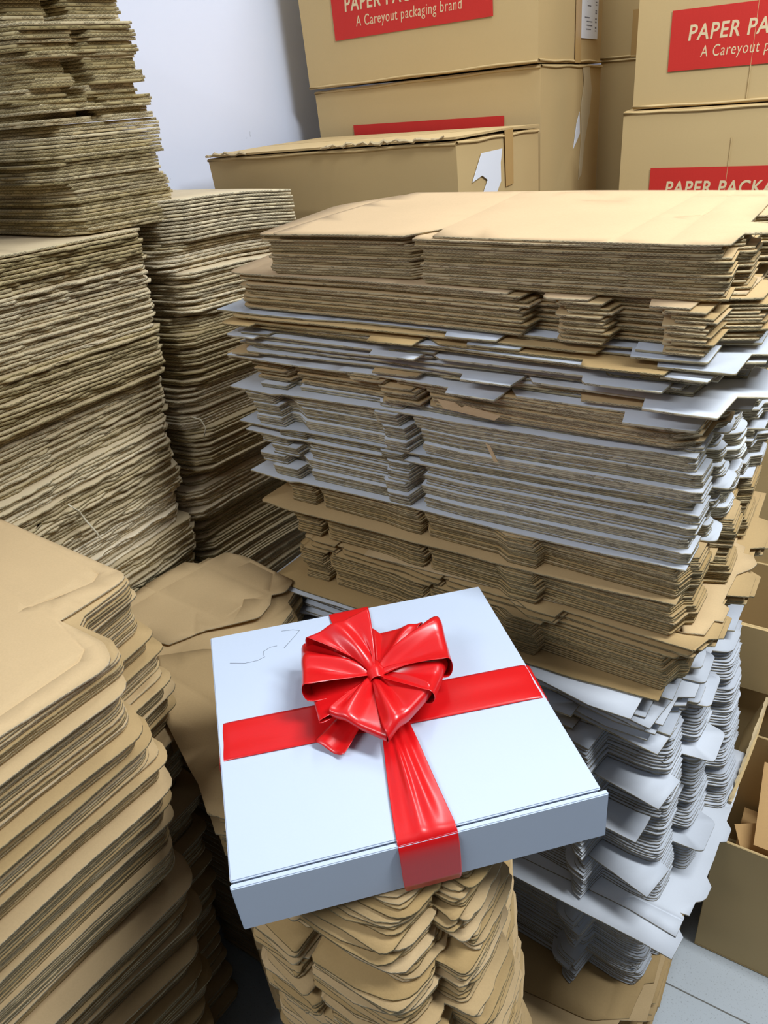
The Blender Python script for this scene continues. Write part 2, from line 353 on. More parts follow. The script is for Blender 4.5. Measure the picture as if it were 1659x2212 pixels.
T_GT = Template(off([(-.60, .0), (-.16, -.012), (-.155, .0), (-.09, -.014), (.0, -.03), (.012, .03), (-.002, .035), (.0, .08), (.045, .085, .01), (.045, .15, .01), (.0, .16), (.0, .43), (-.6, .43)]))
T_S2 = Template([(-.60, .72), (-.126, .712), (-.055, .702), (-.050, .738), (-.058, .742), (-.045, .744), (-.042, .770), (-.030, .778, .01), (-.026, .806), (-.036, .820), (-.030, .892), (-.020, .898), (-.018, .925), (-.028, .938), (-.026, .968), (-.024, 1.0), (-.024, 1.10), (-.60, 1.15)],
                lines=[((-.126, .735), (-.050, .732), .0014, .0028), ((-.028, .969), (-.09, .972), .0014, .0028)])
T_S2b = Template([(-.60, .69), (-.10, .672), (-.052, .668), (-.045, .708), (-.08, .75), (-.08, 1.1), (-.6, 1.1)])
T_H = Template(off([(-.50, -.06, .01), (-.30, -.07), (-.29, -.02), (-.2, -.03), (-.19, -.09), (-.04, -.085, .01), (.02, -.05), (.03, .02), (.045, .03), (.045, .2), (.02, .21), (.02, .43), (-.5, .43)]),
               lines=[((MX-.5, MY+.0), (MX+.04, MY+.01), .004, .0012), ((MX-.02, MY-.08), (MX-.0, MY+.4), .004, .0012)])
T_H2 = Template(off([(-.54, -.03, .01), (-.36, -.05), (-.2, -.10), (-.02, -.12, .006), (.0, -.02), (.04, .0), (.045, .2), (.02, .21), (.02, .43), (-.5, .43)]))

mp_ = Pile(0.001, MX-.2, MY+.1, 11)
GM = 'box blanks of the big middle stack, '
def lab(ms, where): return ('brown' if 'kraft' in ms else 'white')+' cardboard box blank '+where
ORD = 'first second third fourth fifth sixth seventh eighth ninth tenth eleventh twelfth thirteenth fourteenth fifteenth sixteenth seventeenth eighteenth nineteenth twentieth'.split()
def run(p, ztop, pick, place, group, imp=0, maxn=999, **kw):
    """lay sheets until the pile reaches ztop; each label names its place in that bundle"""
    k = 0; n0 = len(SHEETS)
    while p.z < ztop and k < maxn:
        d = dict(th=.0026, gap=.0006, wav=.6); d.update(kw); d.update(pick(k)); T = d.pop('T'); ms = d.pop('ms')
        gl = group+(', brown' if 'kraft' in ms else (', white' if ms != 'flat' else ''))
        p.put(T, ms, label='', group=gl, imp=imp, **d); k += 1
    n = len(SHEETS)-n0
    for q in range(n):
        S = SHEETS[n0+q]; up = n-1-q
        kind = 'flattened carton' if S['ms'] == 'flat' else ('brown' if 'kraft' in S['ms'] else 'white')+' box blank'
        if up < 20: S['label'] = kind+', '+ORD[up]+' from the top of '+place
        elif q < 20: S['label'] = kind+', '+ORD[q]+' from the bottom of '+place
        else: S['label'] = kind+' in the thick of '+place
def special(p, T, ms, label, **kw):
    d = dict(th=.0026, gap=.0006, wav=.6); d.update(kw)
    p.put(T, ms, label=label, group=None, unique=True, **d)
# H: brown blanks on the floor
run(mp_, .105, lambda k: dict(T=rnd.choice([T_H, T_H2]), ms='kraft', dx=R(-.012, .012), dy=R(-.01, .02)-.012*(k % 5), yaw=R(-.03, .03), piv=(MX, MY), tone=R(-.2, .05), gap=.0012),
    'the brown floor layer, big middle stack', GM+'floor layer', imp=30)
special(mp_, T_H, 'kraft', 'creased brown blank jutting out just under the lowest white blanks', dy=-.02, dx=-.005, gap=.001, yaw=.04, piv=(MX, MY), tone=-.1)
# G2 lower white pack: slides left at its foot
GY = -.10
def g2(k):
    z = mp_.z; s = (.43-z)/.33
    return dict(T=T_GL[((k//7)*5) % 4 if rnd.random() < .75 else rnd.randrange(4)], ms='bright', dx=.022-.012*s+.006*math.sin(k*.35)+R(-.0015, .0015), dy=-.040+.005*math.sin(k*.23+1)+.0012*(k%12)-.006+R(-.0009, .0009), yaw=GY+R(-.006, .006), piv=(MX, MY), tone=R(-.10, .06), gap=.0011)
run(mp_, .425, g2, 'the lowest white pack, big middle stack', GM+'lowest white pack', imp=60)
mp_.c *= .5
special(mp_, T_S2b, 'bright', 'long white blank with a bare square corner jutting forward below the widest white blank', gap=.0005, tone=.04)
special(mp_, T_S2, 'bright', 'widest white blank, its notched tabs reaching toward the open carton', gap=.0006, tone=.05)
def g1(k):
    s = (mp_.z-.46)/.4; T = (T_GL if mp_.z < .75 else T_G)[((k//7)*5) % 3 if rnd.random() < .85 else rnd.randrange(4)]
    if k % 40 == 17: T = T_GT
    return dict(T=T, ms='bright', dx=.028-.015*s-.0005*(k%11)+.003*math.sin(k*.17)+R(-.0015, .0015), dy=-.062+.055*s+.003*math.sin(k*.21)+.0011*(k%11)-.006+R(-.0009, .0009), yaw=GY*(1-s)+R(-.005, .005), piv=(MX, MY), tone=R(-.10, .06), gap=.0011, rag=.0005)
run(mp_, .60, g1, 'the white pack over the widest white blank', GM+'middle white pack', imp=65)
special(mp_, T_G0, 'bright', 'flat white blank with a plain long front strip sticking out of the middle white pack', gap=.0006, dy=-.045, dx=.0, yaw=GY, piv=(MX, MY))
run(mp_, .745, g1, 'the tabbed white pack beside the gift box', GM+'upper tabbed white pack', imp=68)
def g1w(k):
    return dict(T=rnd.choice([T_G0, T_GT, T_G[0], T_EW]), ms='bright' if rnd.random() < .8 else 'white', dx=R(-.02, .01), dy=R(-.016, .006), yaw=R(-.02, .02), piv=(MX, MY), tone=R(-.12, .05), gap=.0013)
run(mp_, .822, g1w, 'the loose white layer under the brown packs', GM+'loose white layer', imp=70)
special(mp_, T_G0, 'bright', 'white blank poking out left at the foot of the middle stack', dx=-.03, dy=-.03, gap=.0012)
special(mp_, T_FW, 'kraft', 'darker brown blank lying on the long white one behind the gift box', dx=-.01, dy=-.018, gap=.0008, tone=-.15)
# F brown pack
def fpk(k):
    return dict(T=T_F, ms='kraft', dx=.004*math.sin(k*.3)+R(-.0015, .0015), dy=.002*math.sin(k*.4)+R(-.0012, .001), yaw=R(-.002, .002), piv=(MX, MY), tone=R(-.22, -.02), gap=.0004)
run(mp_, .90, fpk, 'the lowest brown pack, big middle stack', GM+'lower brown pack', imp=48)
run(mp_, .925, lambda k: dict(fpk(k), dx=.02+R(-.01, .02), dy=R(-.01, .01), gap=.001), 'the slack brown sheets under the notched blank', GM+'slack brown tabs', imp=75)
special(mp_, T_S1, 'kraft', 'wide brown blank with notched tabs exposed on the right of the middle stack', gap=.0006, tone=.08)
run(mp_, .985, fpk, 'the brown pack above the exposed notched blank', GM+'second brown pack', imp=72)
special(mp_, T_FW, 'kraft', 'brown blank whose bare front strip juts out left of the big middle stack', dx=-.005, dy=-.008, gap=.0006, tone=-.05)
run(mp_, 1.035, fpk, 'the brown pack right under the striped pack', GM+'third brown pack', imp=76)
# E duplex pack, white on top, brown board
_e = {}
def epk(k):
    if _e.get('n', 0) <= 0: _e.update(n=rnd.randint(4, 8), y=R(.003, .009), x=R(-.006, .006), T=rnd.choice(T_E), yaw=R(-.006, .006), m=0, t=R(-.12, .04))
    _e['n'] -= 1; _e['m'] += 1
    return dict(T=T_EW if _e['n'] == 0 and rnd.random() < .35 else _e['T'], ms='white', dx=_e['x']+R(-.0012, .0012), dy=_e['y']-.0011*_e['m']+R(-.0005, .0005), yaw=_e['yaw']+R(-.0015, .0015), piv=(MX, MY), tone=_e['t']+R(-.05, .05), gap=.0005 if _e['m'] > 1 else .0011)
special(mp_, T_EW, 'white', 'white faced blank whose pointed left corner juts out lowest of the striped pack', dx=.0, dy=-.004, gap=.0008)
run(mp_, 1.11, epk, 'the lower half of the striped pack', GM+'striped pack lower half', imp=80)
run(mp_, 1.195, epk, 'the upper half of the striped pack', GM+'striped pack upper half', imp=82)
# D brown bundle
T_D = Template(off([(-.645, .02, .004), (-.585, .018), (-.58, .034), (-.565, .034), (-.56, .02), (-.41, .014), (-.405, .0, .004), (-.355, .0), (-.35, .035), (-.335, .008), (-.2, .0), (-.03, -.006, .006), (-.004, .01), (.0, .06), (.012, .07), (.012, .12), (-.01, .13), (0, .2), (.03, .21), (.03, .3), (0, .42), (-.6, .42), (-.63, .2)]))
run(mp_, 1.238, lambda k: dict(T=T_D, ms='kraft', dx=R(-.006, .004)-(.05 if 0 < k-8 else 0), dy=R(-.004, .003)-.002*k*.5, yaw=R(-.006, .006), piv=(MX, MY), tone=R(-.12, .05), gap=.0006), 'the thin brown bundle above the striped pack', GM+'thin brown bundle', imp=85)
special(mp_, T_C[1], 'white', 'broad white blank with a long pointed left corner at the bottom of the messy layer', dx=-.012, dy=-.012, gap=.0012, tone=.04)
def cpk(k):
    return dict(T=rnd.choice(T_C), ms='white' if rnd.random() < .8 else 'kraft', dx=R(-.022, .016), dy=R(-.02, .012), yaw=R(-.035, .035), piv=(MX-.3, MY), tone=R(-.2, .05), gap=.0009, rag=.0009)
run(mp_, 1.275, cpk, 'the lower messy layer with splayed tabs', GM+'messy layer lower part', imp=90)
special(mp_, T_C[0], 'white', 'white blank showing a wide bare strip halfway up the messy layer', dx=-.01, dy=-.018, gap=.001, tone=.04)
run(mp_, 1.312, cpk, 'the upper messy layer with splayed tabs', GM+'messy layer upper part', imp=91)
run(mp_, 1.355, lambda k: dict(T=T_B, ms='kraft', dx=R(-.008, .006), dy=R(-.005, .005), yaw=R(-.012, .012), piv=(MX, MY), tone=R(-.15, .03), gap=.0006), 'the brown pack just under the top bundle', GM+'pack under the top bundle', imp=93)
special(mp_, T_B, 'kraftlight', 'pale brown blank reaching out left beneath the top bundle of the middle stack', dx=-.02, gap=.001, tone=.05)
run(mp_, 1.409, lambda k: dict(T=T_A, ms='kraft', dx=R(-.003, .003)+(-.004 if k > 12 else .002), dy=R(-.002, .002), yaw=R(-.004, .004), piv=(MX, MY), tone=R(-.12, .06), gap=.0005), 'the neat top bundle, big middle stack', GM+'top bundle', imp=95)
special(mp_, T_A, 'kraftlight', 'pale brown blank second from the top of the big middle stack', dx=-.008, dy=-.002, gap=.0005, tone=.0)
special(mp_, T_A0, 'kraftlight', 'topmost pale brown blank covering the big middle stack, with faint creases and cuts', gap=.0004, tone=.02, rag=.0004)

# ---------------- gift box stand: small pile of rounded brown blanks
def c_outline(a=0.0):
    return [(-.42, .258+a, .014), (-.352, .252, .008), (-.347, .30), (-.338, .30), (-.335, .258, .004), (-.28, .256, .0), (-.232, .258+a, .018), (-.222, .305, .01), (-.226, .318), (-.214, .318), (-.192, .318, .012), (-.188, .355+a, .02), (-.192, .405, .014),
            (-.235, .415), (-.238, .43, .01), (-.232, .48, .02), (-.25, .52, .02), (-.27, .56), (-.33, .60, .03), (-.44, .58, .03), (-.45, .5), (-.415, .49), (-.41, .33), (-.43, .32)]
T_N = [Template(c_outline(0), step=.02), Template(c_outline(.008), step=.02), Template([(x-.006*(i % 2), y+.004*((i*3) % 2), *r) for i, (x, y, *r) in enumerate(c_outline(.0))], step=.02)]
cp_ = Pile(0.001, -.3, .45, 5)
_h = {}
def GC(k):
    if _h.get('n', 0) <= 0: _h.update(n=rnd.randint(1, 5), v=(R(-.012, .012), R(-.013, .011), R(-.025, .025)))
    _h['n'] -= 1
    return _h['v']
def cpick(k):
    g = GC(k)
    s = max(0, .8-cp_.z); hi = max(0, min(1, (cp_.z-.76)/.17))
    return dict(T=rnd.choice(T_N), ms='kraft', dx=g[0]*.7+R(-.0015, .0015)+.04*s-.022*hi, dy=g[1]*.9+R(-.0015, .0015)+.02*s+.046*hi, yaw=g[2]*4*min(1, 3*s+.15)+R(-.008, .008), piv=(-.3, .45), tone=R(-.18, .12), rag=.0012, gap=.0009, th=.0031)
run(cp_, .45, cpick, 'the lower pile under the gift box', 'rounded blanks under the gift box, low', imp=10)
run(cp_, .70, cpick, 'the middle part of the gift box pile', 'rounded blanks under the gift box, middle', imp=50)
run(cp_, .932, cpick, 'the pile right under the gift box', 'rounded blanks under the gift box, upper', imp=96)
GIFTZ = cp_.z+.0035

# ---------------- left foreground pile
def l_outline(a=0.0, b=0.0):
    return [(-.70, .437, .014), (-.693, .35), (-.697, .339), (-.625, .332, .004), (-.590+a, .315, .022), (-.596+a*.5, .20), (-.600, .04), (-.60, -.36), (-.985, -.36), (-.985, .45), (-.9, .45), (-.76, .447, .01)]  # unseen near end lengthened to keep the fill light out of the gap
T_L = [Template(l_outline(0)), Template(l_outline(.010)), Template([(-.688, .44, .018), (-.684, .35), (-.70, .337), (-.63, .334, .004), (-.586, .318, .03), (-.592, .20), (-.600, .04), (-.60, -.36), (-.985, -.36), (-.985, .45)]),
       Template([(-.68, .436, .022), (-.678, .36), (-.668, .345), (-.61, .342, .004), (-.582, .330, .02), (-.592, .22), (-.600, .04), (-.60, -.36), (-.985, -.36), (-.985, .44)])]
T_L0 = Template([(-.693, .434, .02), (-.697, .35), (-.700, .337), (-.62, .333, .004), (-.583, .316, .024), (-.60, .20), (-.606, .04), (-.61, -.36), (-.985, -.36), (-.985, .452)], grid=.03,
                lines=[((-.70, .337), (-.98, .352), .0035, .0012), ((-.728, .40), (-.744, .36), .0014, .003), ((-.744, .36), (-.76, .333), .0016, .0035), ((-.727, .405), (-.735, .42), .0014, .003), ((-.735, .42), (-.98, .446), .002, .0007),
                       ((-.62, .30), (-.63, .315), .0016, .0024), ((-.632, .315), (-.70, .333), .002, .0012), ((-.62, .30), (-.628, .18), .002, .0028), ((-.628, .18), (-.632, -.1), .002, .0028)])
lp_ = Pile(0.001, -.7, .30, 9)
_g = {}
def GRP(k):
    if k == 0 or _g.get('n', 0) <= 0: _g.update(n=rnd.randint(7, 15), v=(R(-.012, .012), R(-.008, .008), R(-.014, .014), rnd.randrange(4)))
    _g['n'] -= 1
    return _g['v']+(_g['n'],)
def lpick(k):
    s = max(0, .93-lp_.z)
    g = GRP(k); return dict(T=T_L[g[3]], ms='kraft', dx=-.14*s+g[0]+R(-.0012, .0012)+(.012 if g[4] == 0 else 0), dy=g[1]+R(-.0012, .0012)-.03*s+(.006 if g[4] == 0 else 0), yaw=-.12*s+g[2]+R(-.003, .003), piv=(-.64, .32), tone=R(-.15, .10), gap=.0008+(.001 if g[4] == 0 else 0), rag=.0005)
lp_.sy = -.08
run(lp_, .50, lpick, 'the lowest part, left foreground pile', 'left foreground blanks, low', imp=12)
run(lp_, .78, lambda k: dict(lpick(k), tilt=(0, .0006)), 'the middle part, left foreground pile', 'left foreground blanks, middle', imp=62)
run(lp_, .95, lambda k: dict(lpick(k), tilt=(0, .0001)), 'the upper part, left foreground pile', 'left foreground blanks, upper', imp=97)
run(lp_, 1.094, lambda k: dict(lpick(k), tilt=(0, .0001)), 'the top bundle, left foreground pile', 'left foreground blanks, top bundle', imp=99)
lp_.c *= .4
special(lp_, T_L0, 'kraft', 'topmost brown blank of the left foreground pile, with rounded tabs and a slit', tone=.10, rag=.0003, gap=.0004, th=.003)

# ---------------- low pile between left foreground pile and gift box
T_MA = Template([(-.990, .645), (-.975, .725, .006), (-.940, .735), (-.925, .785, .006), (-.880, .790, .01), (-.752, .768, .01), (-.745, .735, .01), (-.762, .72), (-.748, .70, .008), (-.742, .665, .008), (-.80, .60), (-.83, .545), (-.99, .52)], grid=.035,
                lines=[((-.93, .74), (-.975, .55), .003, .0012), ((-.77, .72), (-.93, .735), .003, .0012), ((-.79, .755), (-.775, .73), .0013, .003), ((-.79, .675), (-.80, .69), .0012, .0028), ((-.80, .69), (-.785, .70), .0012, .0028), ((-.79, .63), (-.99, .64), .0035, .0012), ((-.86, .78), (-.80, .77), .0013, .0028), ((-.80, .57), (-.845, .62), .003, .001)])
T_MB = Template([(-.830, .52, .004), (-.775, .565), (-.70, .60), (-.50, .62), (-.45, .50), (-.47, .36), (-.545, .347, .01), (-.556, .343, .01), (-.60, .372), (-.66, .40), (-.74, .44)], grid=.035,
                lines=[((-.82, .50), (-.55, .47), .003, .0012), ((-.60, .40), (-.588, .42), .0013, .003), ((-.588, .42), (-.575, .418), .0013, .003), ((-.66, .46), (-.54, .38), .003, .001)])
T_MR = Template([(-.97, .60), (-.95, .77), (-.86, .785, .01), (-.745, .775, .015), (-.735, .73), (-.715, .72, .01), (-.710, .67, .01), (-.74, .62), (-.72, .58), (-.50, .55), (-.46, .40), (-.56, .36), (-.70, .45), (-.80, .50), (-.9, .50)])
qp_ = Pile(0.001, -.8, .6, 21)
run(qp_, .835, lambda k: dict(T=T_MR, ms='kraft', dx=R(-.006, .006), dy=R(-.006, .004), yaw=R(-.02, .02), piv=(-.75, .65), tone=R(-.15, .1), rag=.001, gap=.0014 if qp_.z > .7 else .004, th=.003),
    'the low pile behind the gift box', 'blanks of the low pile', imp=40)
qp_.c *= .3
special(qp_, T_MB, 'kraft', 'brown blank half shaded by the left edge of the gift box', tone=-.02, gap=.0006, wav=.2)
special(qp_, T_MA, 'kraft', 'creased brown blank on the low pile, with tabs toward the big middle stack', tone=.05, gap=.0006, wav=.2)

# ---------------- flattened cartons by the left wall: two columns
def col_outline(y0, y1, x0=-1.40, x1=-1.0, ch=.0):
    return [(x0, y0), (x1-ch, y0), (x1, y0+ch), (x1, y1-.012), (x1-.012, y1), (x0, y1)]
T_X = [Template(col_outline(-.05, .85), step=.012, grid=.15), Template([(-1.40, -.05), (-1.0, -.05), (-1.0, .60), (-1.006, .61), (-1.006, .845), (-1.02, .86), (-1.40, .86)], step=.012, grid=.15),
       Template([(-1.40, -.05), (-1.004, -.05), (-1.004, .70), (-1.0, .71), (-1.0, .84), (-1.03, .855), (-1.40, .86)], step=.012, grid=.15)]
T_Y = [Template(col_outline(.905, 1.235, -1.40, -.995, .035), step=.015, grid=.12), Template(col_outline(.90, 1.22, -1.40, -.99, .02), step=.015, grid=.12)]
for q, (TT, sd, nm, grp, isx) in enumerate(((T_X, 31, 'left column', 'flattened cartons, left column', True), (T_Y, 32, 'right column', 'flattened cartons, right column', False))):
    p = Pile(0.001 if isx else .06, -1.2, .85 if isx else .95, sd); p.sy = -.02 if isx else -.12
    bundle = dict(d=(0, 0, 0), rag=.001, tone=0, left=0)
    def fpick(k, p=p, TT=TT, isx=isx, bundle=bundle):
        if bundle['left'] <= 0:
            bundle.update(left=rnd.randint(6, 16), d=(R(-.022, .012), R(-.014, .014), R(-.012, .012)), rag=rnd.choice([.0006, .0026, .0038]) if isx else rnd.choice([.0005, .0005, .0022]), tone=R(-.2, .16))
        bundle['left'] -= 1; d = bundle['d']; s = max(0, 1.43-p.z)
        return dict(T=rnd.choice(TT), ms='flat', dx=d[0]+R(-.003, .003)-.01*s, dy=d[1]+R(-.004, .004)-(.12 if isx else .16)*s, yaw=d[2]+R(-.006, .006), piv=(-1.0, .85), rag=bundle['rag']*R(.6, 1.3), tone=bundle['tone']+R(-.10, .08), th=.0038 if p.z > .7 else .006, gap=.0009 if p.z > .7 else .002, wav=.9,
                    tilt=(0, (-.0030 if 1.13 < p.z < 1.22 else 0) if isx else 0))
    run(p, .72, fpick, 'the base of the '+nm, grp+' base', imp=1)
    run(p, 1.0, fpick, 'the lower part, '+nm+' by the wall', grp+', lower part', imp=20)
    run(p, 1.24, fpick, 'the middle part, '+nm+' by the wall', grp+', middle part', imp=50)
    run(p, 1.40 if isx else 1.36, fpick, 'the upper part, '+nm+' by the wall', grp+', upper part', imp=60)
    if isx:
        special(p, T_X[0], 'flat', 'top flattened carton of the left column, carrying the dark tall pile', th=.004, gap=.0008, tone=.0, rag=.003, dx=-.004); XZ = p
    else:
        run(p, 1.425, lambda k: dict(T=T_Y[0], ms='flat', dx=R(-.002, .002), dy=R(-.002, .002), tone=R(0, .12), th=.0042, gap=.0012, rag=.0005, wav=.4), 'the pale top bundle, right column', grp+', pale top bundle', imp=80)
        special(p, T_Y[0], 'flat', 'topmost pale flattened carton of the right column', th=.0042, gap=.001, tone=.12, rag=.0004); YZ = p

# tall dark pile on top of the left column
def tall(x1, y0, y1, ch=.03): return [(-1.40, y0), (x1-ch, y0), (x1, y0+ch*.6), (x1, y1-.004), (x1-.01, y1), (-1.40, y1)]
T_T = [Template(tall(-1.03, .70, .915, .04), step=.015, grid=.1), Template([(-1.40, .69), (-1.06, .69), (-1.035, .705), (-1.035, .79), (-1.045, .795), (-1.045, .81), (-1.03, .82), (-1.03, .91), (-1.40, .92)], step=.015, grid=.1),
       Template([(-1.40, .71), (-1.08, .70), (-1.05, .72), (-1.05, .78), (-1.07, .785), (-1.07, .80), (-1.035, .81), (-1.035, .905), (-1.40, .92)], step=.015, grid=.1)]
tp_ = Pile(XZ.z+.0015, -1.2, .85, 41); tp_.c = XZ.c.copy(); tp_.K = XZ.K; tp_.sy = XZ.sy
_t = {}
def tpick(k):
    up = tp_.z > 1.54
    if _t.get('n', 0) <= 0: _t.update(n=rnd.randint(2, 7), v=(R(-.008, .008), R(-.008, .014), rnd.choice(T_T), R(-.012, .012)))
    _t['n'] -= 1; v = _t['v']
    return dict(T=T_T[0] if not up else v[2], ms='flat', dx=(0 if not up else -.02)+v[0]+R(-.002, .002), dy=(.036 if not up else .056)+v[1]+R(-.003, .003), yaw=v[3]+R(-.005, .005), piv=(-1.1, .8), tone=R(-.25, .0), th=.0040, gap=.0007 if abs(tp_.z-1.6) > .045 else .00005, wav=.4, rag=.0012, tilt=(0, .0009 if tp_.sy < 0 else 0))
run(tp_, 1.56, tpick, 'the lower half, dark tall pile', 'tall pile of small flattened cartons, lower half', imp=85)
run(tp_, 1.80, tpick, 'the upper half, dark tall pile', 'tall pile of small flattened cartons, upper half', imp=86)
T_S = Template([(-1.30, .40), (-1.035, .40), (-1.03, .58), (-1.05, .60), (-1.30, .61)], step=.012, grid=.1)
sp_ = Pile(XZ.z+.0015, -1.2, .85, 43); sp_.c = XZ.c.copy(); sp_.K = XZ.K; sp_.sy = XZ.sy
run(sp_, 1.60, lambda k: dict(T=T_S, ms='flat', dx=R(-.01, .008), dy=R(-.012, .012), yaw=R(-.03, .03), piv=(-1.1, .5), tone=R(-.1, .12), th=.0042, gap=.0012, wav=.8, rag=.003), 'the short torn pile at the left edge', 'short pile of torn flattened cartons', imp=84)

# ---------------- turn the sheets into objects: 300 of a kind as things, the rest of that kind as one
for kind in ('kraft_box_blank', 'white_box_blank', 'flattened_carton'):
    S = [s for s in SHEETS if KIND[s['ms']] == kind]
    order = sorted(range(len(S)), key=lambda i: (-S[i]['imp'], -i))
    ind = set(order[:300]); rest = []
    for i, s in enumerate(S):
        if i in ind:
            a = s['arr']; c = a['v'].mean(0); c[2] = a['v'][:, 2].min()
            a['v'] = a['v']-c
            o = link_mesh(kind, build_mesh(kind, [a], MATSETS[s['ms']])); o.location = c
            tag(o, s['label'], CAT[kind], s['group'])
        else: rest.append(s)
    if rest:
        keys = sorted(set(s['ms'] for s in rest)); mats = []
        for k_ in keys: mats += MATSETS[k_]
        for s in rest: s['arr']['mo'] = 3*keys.index(s['ms'])
        o = link_mesh(kind, build_mesh(kind+'_rest', [s['arr'] for s in rest], mats))
        tag(o, {'kraft_box_blank': 'deeper brown box blanks filling the piles, too many to count', 'white_box_blank': 'deeper white box blanks filling the big middle stack', 'flattened_carton': 'deeper flattened cartons filling the columns by the left wall'}[kind], CAT[kind], kind='stuff')
    print(kind, len(S), 'stuff', len(rest))

# ------------------------------------------------------------------ gift box
ex = Vector((math.cos(math.radians(43.7)), math.sin(math.radians(43.7)), 0))
gift = empty('gift_box', (-.366, .464, GIFTZ), math.radians(43.7))
tag(gift, 'flat white gift box tied with a shiny red ribbon and bow', 'gift box')
HZ = 1.0-GIFTZ       # box height
def gbox(name, x0, x1, y0, y1, z0, z1, mat, bev=.0015, parent=gift, corners=None, edge=None):
    bm = bmesh.new(); bmesh.ops.create_cube(bm, size=1)
    for v in bm.verts: v.co = Vector(((x0+x1)/2+v.co.x*(x1-x0), (y0+y1)/2+v.co.y*(y1-y0), (z0+z1)/2+v.co.z*(z1-z0)))
    bmesh.ops.subdivide_edges(bm, edges=[e for e in bm.edges if e.calc_length() > .1], cuts=5, use_grid_fill=True)
    if bev: bmesh.ops.bevel(bm, geom=[e for e in bm.edges if len(e.link_faces) == 2 and e.calc_face_angle(0) > 1], offset=bev, segments=2, affect='EDGES')
    if corners:
        for v in bm.verts: v.co = corners(v.co)
    return from_bm(name, bm, mat, parent)
# quad warp so that the top follows the slightly skewed box
CN = {(-1, 1): (-.181, .173), (1, 1): (.168, .163), (1, -1): (.179, -.168), (-1, -1): (-.167, -.168)}
def warp(v):
    s = (v.x/.173+1)/2; t = (v.y/.168+1)/2
    a = Vector(CN[(-1, -1)])*(1-s)+Vector(CN[(1, -1)])*s; b = Vector(CN[(-1, 1)])*(1-s)+Vector(CN[(1, 1)])*s
    q = a*(1-t)+b*t; return Vector((q.x, q.y, v.z))
tray = gbox('tray', -.171, .171, -.1668, .166, 0, HZ-.0034, [M_GWHITE], .0015, corners=warp)
lid = gbox('lid', -.173, .173, -.1676, .168, HZ-.0032, HZ, [M_GWHITE], .0011, corners=warp)
front = gbox('front_panel', -.1735, .178, -.1738, -.1685, -.0, HZ-.0018, [M_GWHITE], .0009, corners=warp)
front['label'] = 'white front panel tucked under the lid'
# frayed brown edge of the board on the left and right sides
for sx in (-1, 1):
    bm = bmesh.new(); r2 = random.Random(3+sx); n = 90
    prev = None
    for i in range(n+1):
        y = -.165+.33*i/n; w_ = .0004+r2.random()*.0012
        q = [bm.verts.new(warp(Vector((sx*(.172+dx), y, z)))) for dx, z in ((0, HZ-.0012), (w_, HZ-.0022), (w_*.8, HZ-.0050), (.0002, HZ-.0056))]
        if prev:
            for a in range(3): bm.faces.new((prev[a], prev[a+1], q[a+1], q[a]) if sx > 0 else (q[a], q[a+1], prev[a+1], prev[a]))
        prev = q
    from_bm('frayed_edge', bm, M_TORN, gift)['label'] = 'frayed brown board edge'
# light pen-like cut lines on the lid
def tube(bm, pts, r, seg=5):
    pts = [Vector(p) for p in pts]; rings = []
    for i, p in enumerate(pts):
        d = (pts[min(i+1, len(pts)-1)]-pts[max(i-1, 0)]).normalized(); u = d.orthogonal().normalized()
        if rings and abs(d.z) < .95: u = d.cross(Vector((0, 0, 1))).normalized()
        v = d.cross(u); rings.append([bm.verts.new(p+(u*math.cos(a)+v*math.sin(a))*(r[i] if isinstance(r, list) else r)) for a in [2*math.pi*k/seg for k in range(seg)]])
    for a, b in zip(rings, rings[1:]):
        for k in range(seg): bm.faces.new((a[k], a[(k+1) % seg], b[(k+1) % seg], b[k]))
    return bm
bm = bmesh.new()
for pts in ([(-.158, .118), (-.140, .112), (-.125, .112), (-.116, .116)], [(-.118, .118), (-.117, .126), (-.108, .131), (-.100, .131)], [(-.092, .124), (-.072, .148), (-.070, .151), (-.078, .155), (-.092, .157)]):
    tube(bm, [(x, y, HZ+.00005) for x, y in pts], .0004, 4)
from_bm('scored_line', bm, plain('scored_line_grey', srgb(120, 128, 140), rough=.8, spec=.1), gift)['label'] = 'thin grey half-cut score lines on the lid'

def ribbon_mat():
    t = NT('red_satin_ribbon'); t.b.inputs['Roughness'].default_value = .30
    uv = t.add('ShaderNodeUVMap'); mp = t.add('ShaderNodeMapping'); mp.inputs['Scale'].default_value = (2, 60, 1); t.ln(uv.outputs[0], mp.inputs[0])
    n = t.add('ShaderNodeTexNoise'); n.inputs['Scale'].default_value = 4; t.ln(mp.outputs[0], n.inputs['Vector'])
    t.ln(t.mix(n.outputs[0], srgb(222, 24, 26), srgb(204, 16, 22)), t.b.inputs['Base Color'])
    bp = t.add('ShaderNodeBump'); bp.inputs['Strength'].default_value = .05; bp.inputs['Distance'].default_value = .0005; t.ln(n.outputs[0], bp.inputs['Height']); t.ln(bp.outputs[0], t.b.inputs['Normal'])
    t.b.inputs['Specular IOR Level'].default_value = .6; t.b.inputs['Coat Weight'].default_value = .2; t.b.inputs['Coat Roughness'].default_value = .15
    return t.m
M_RIB = ribbon_mat()
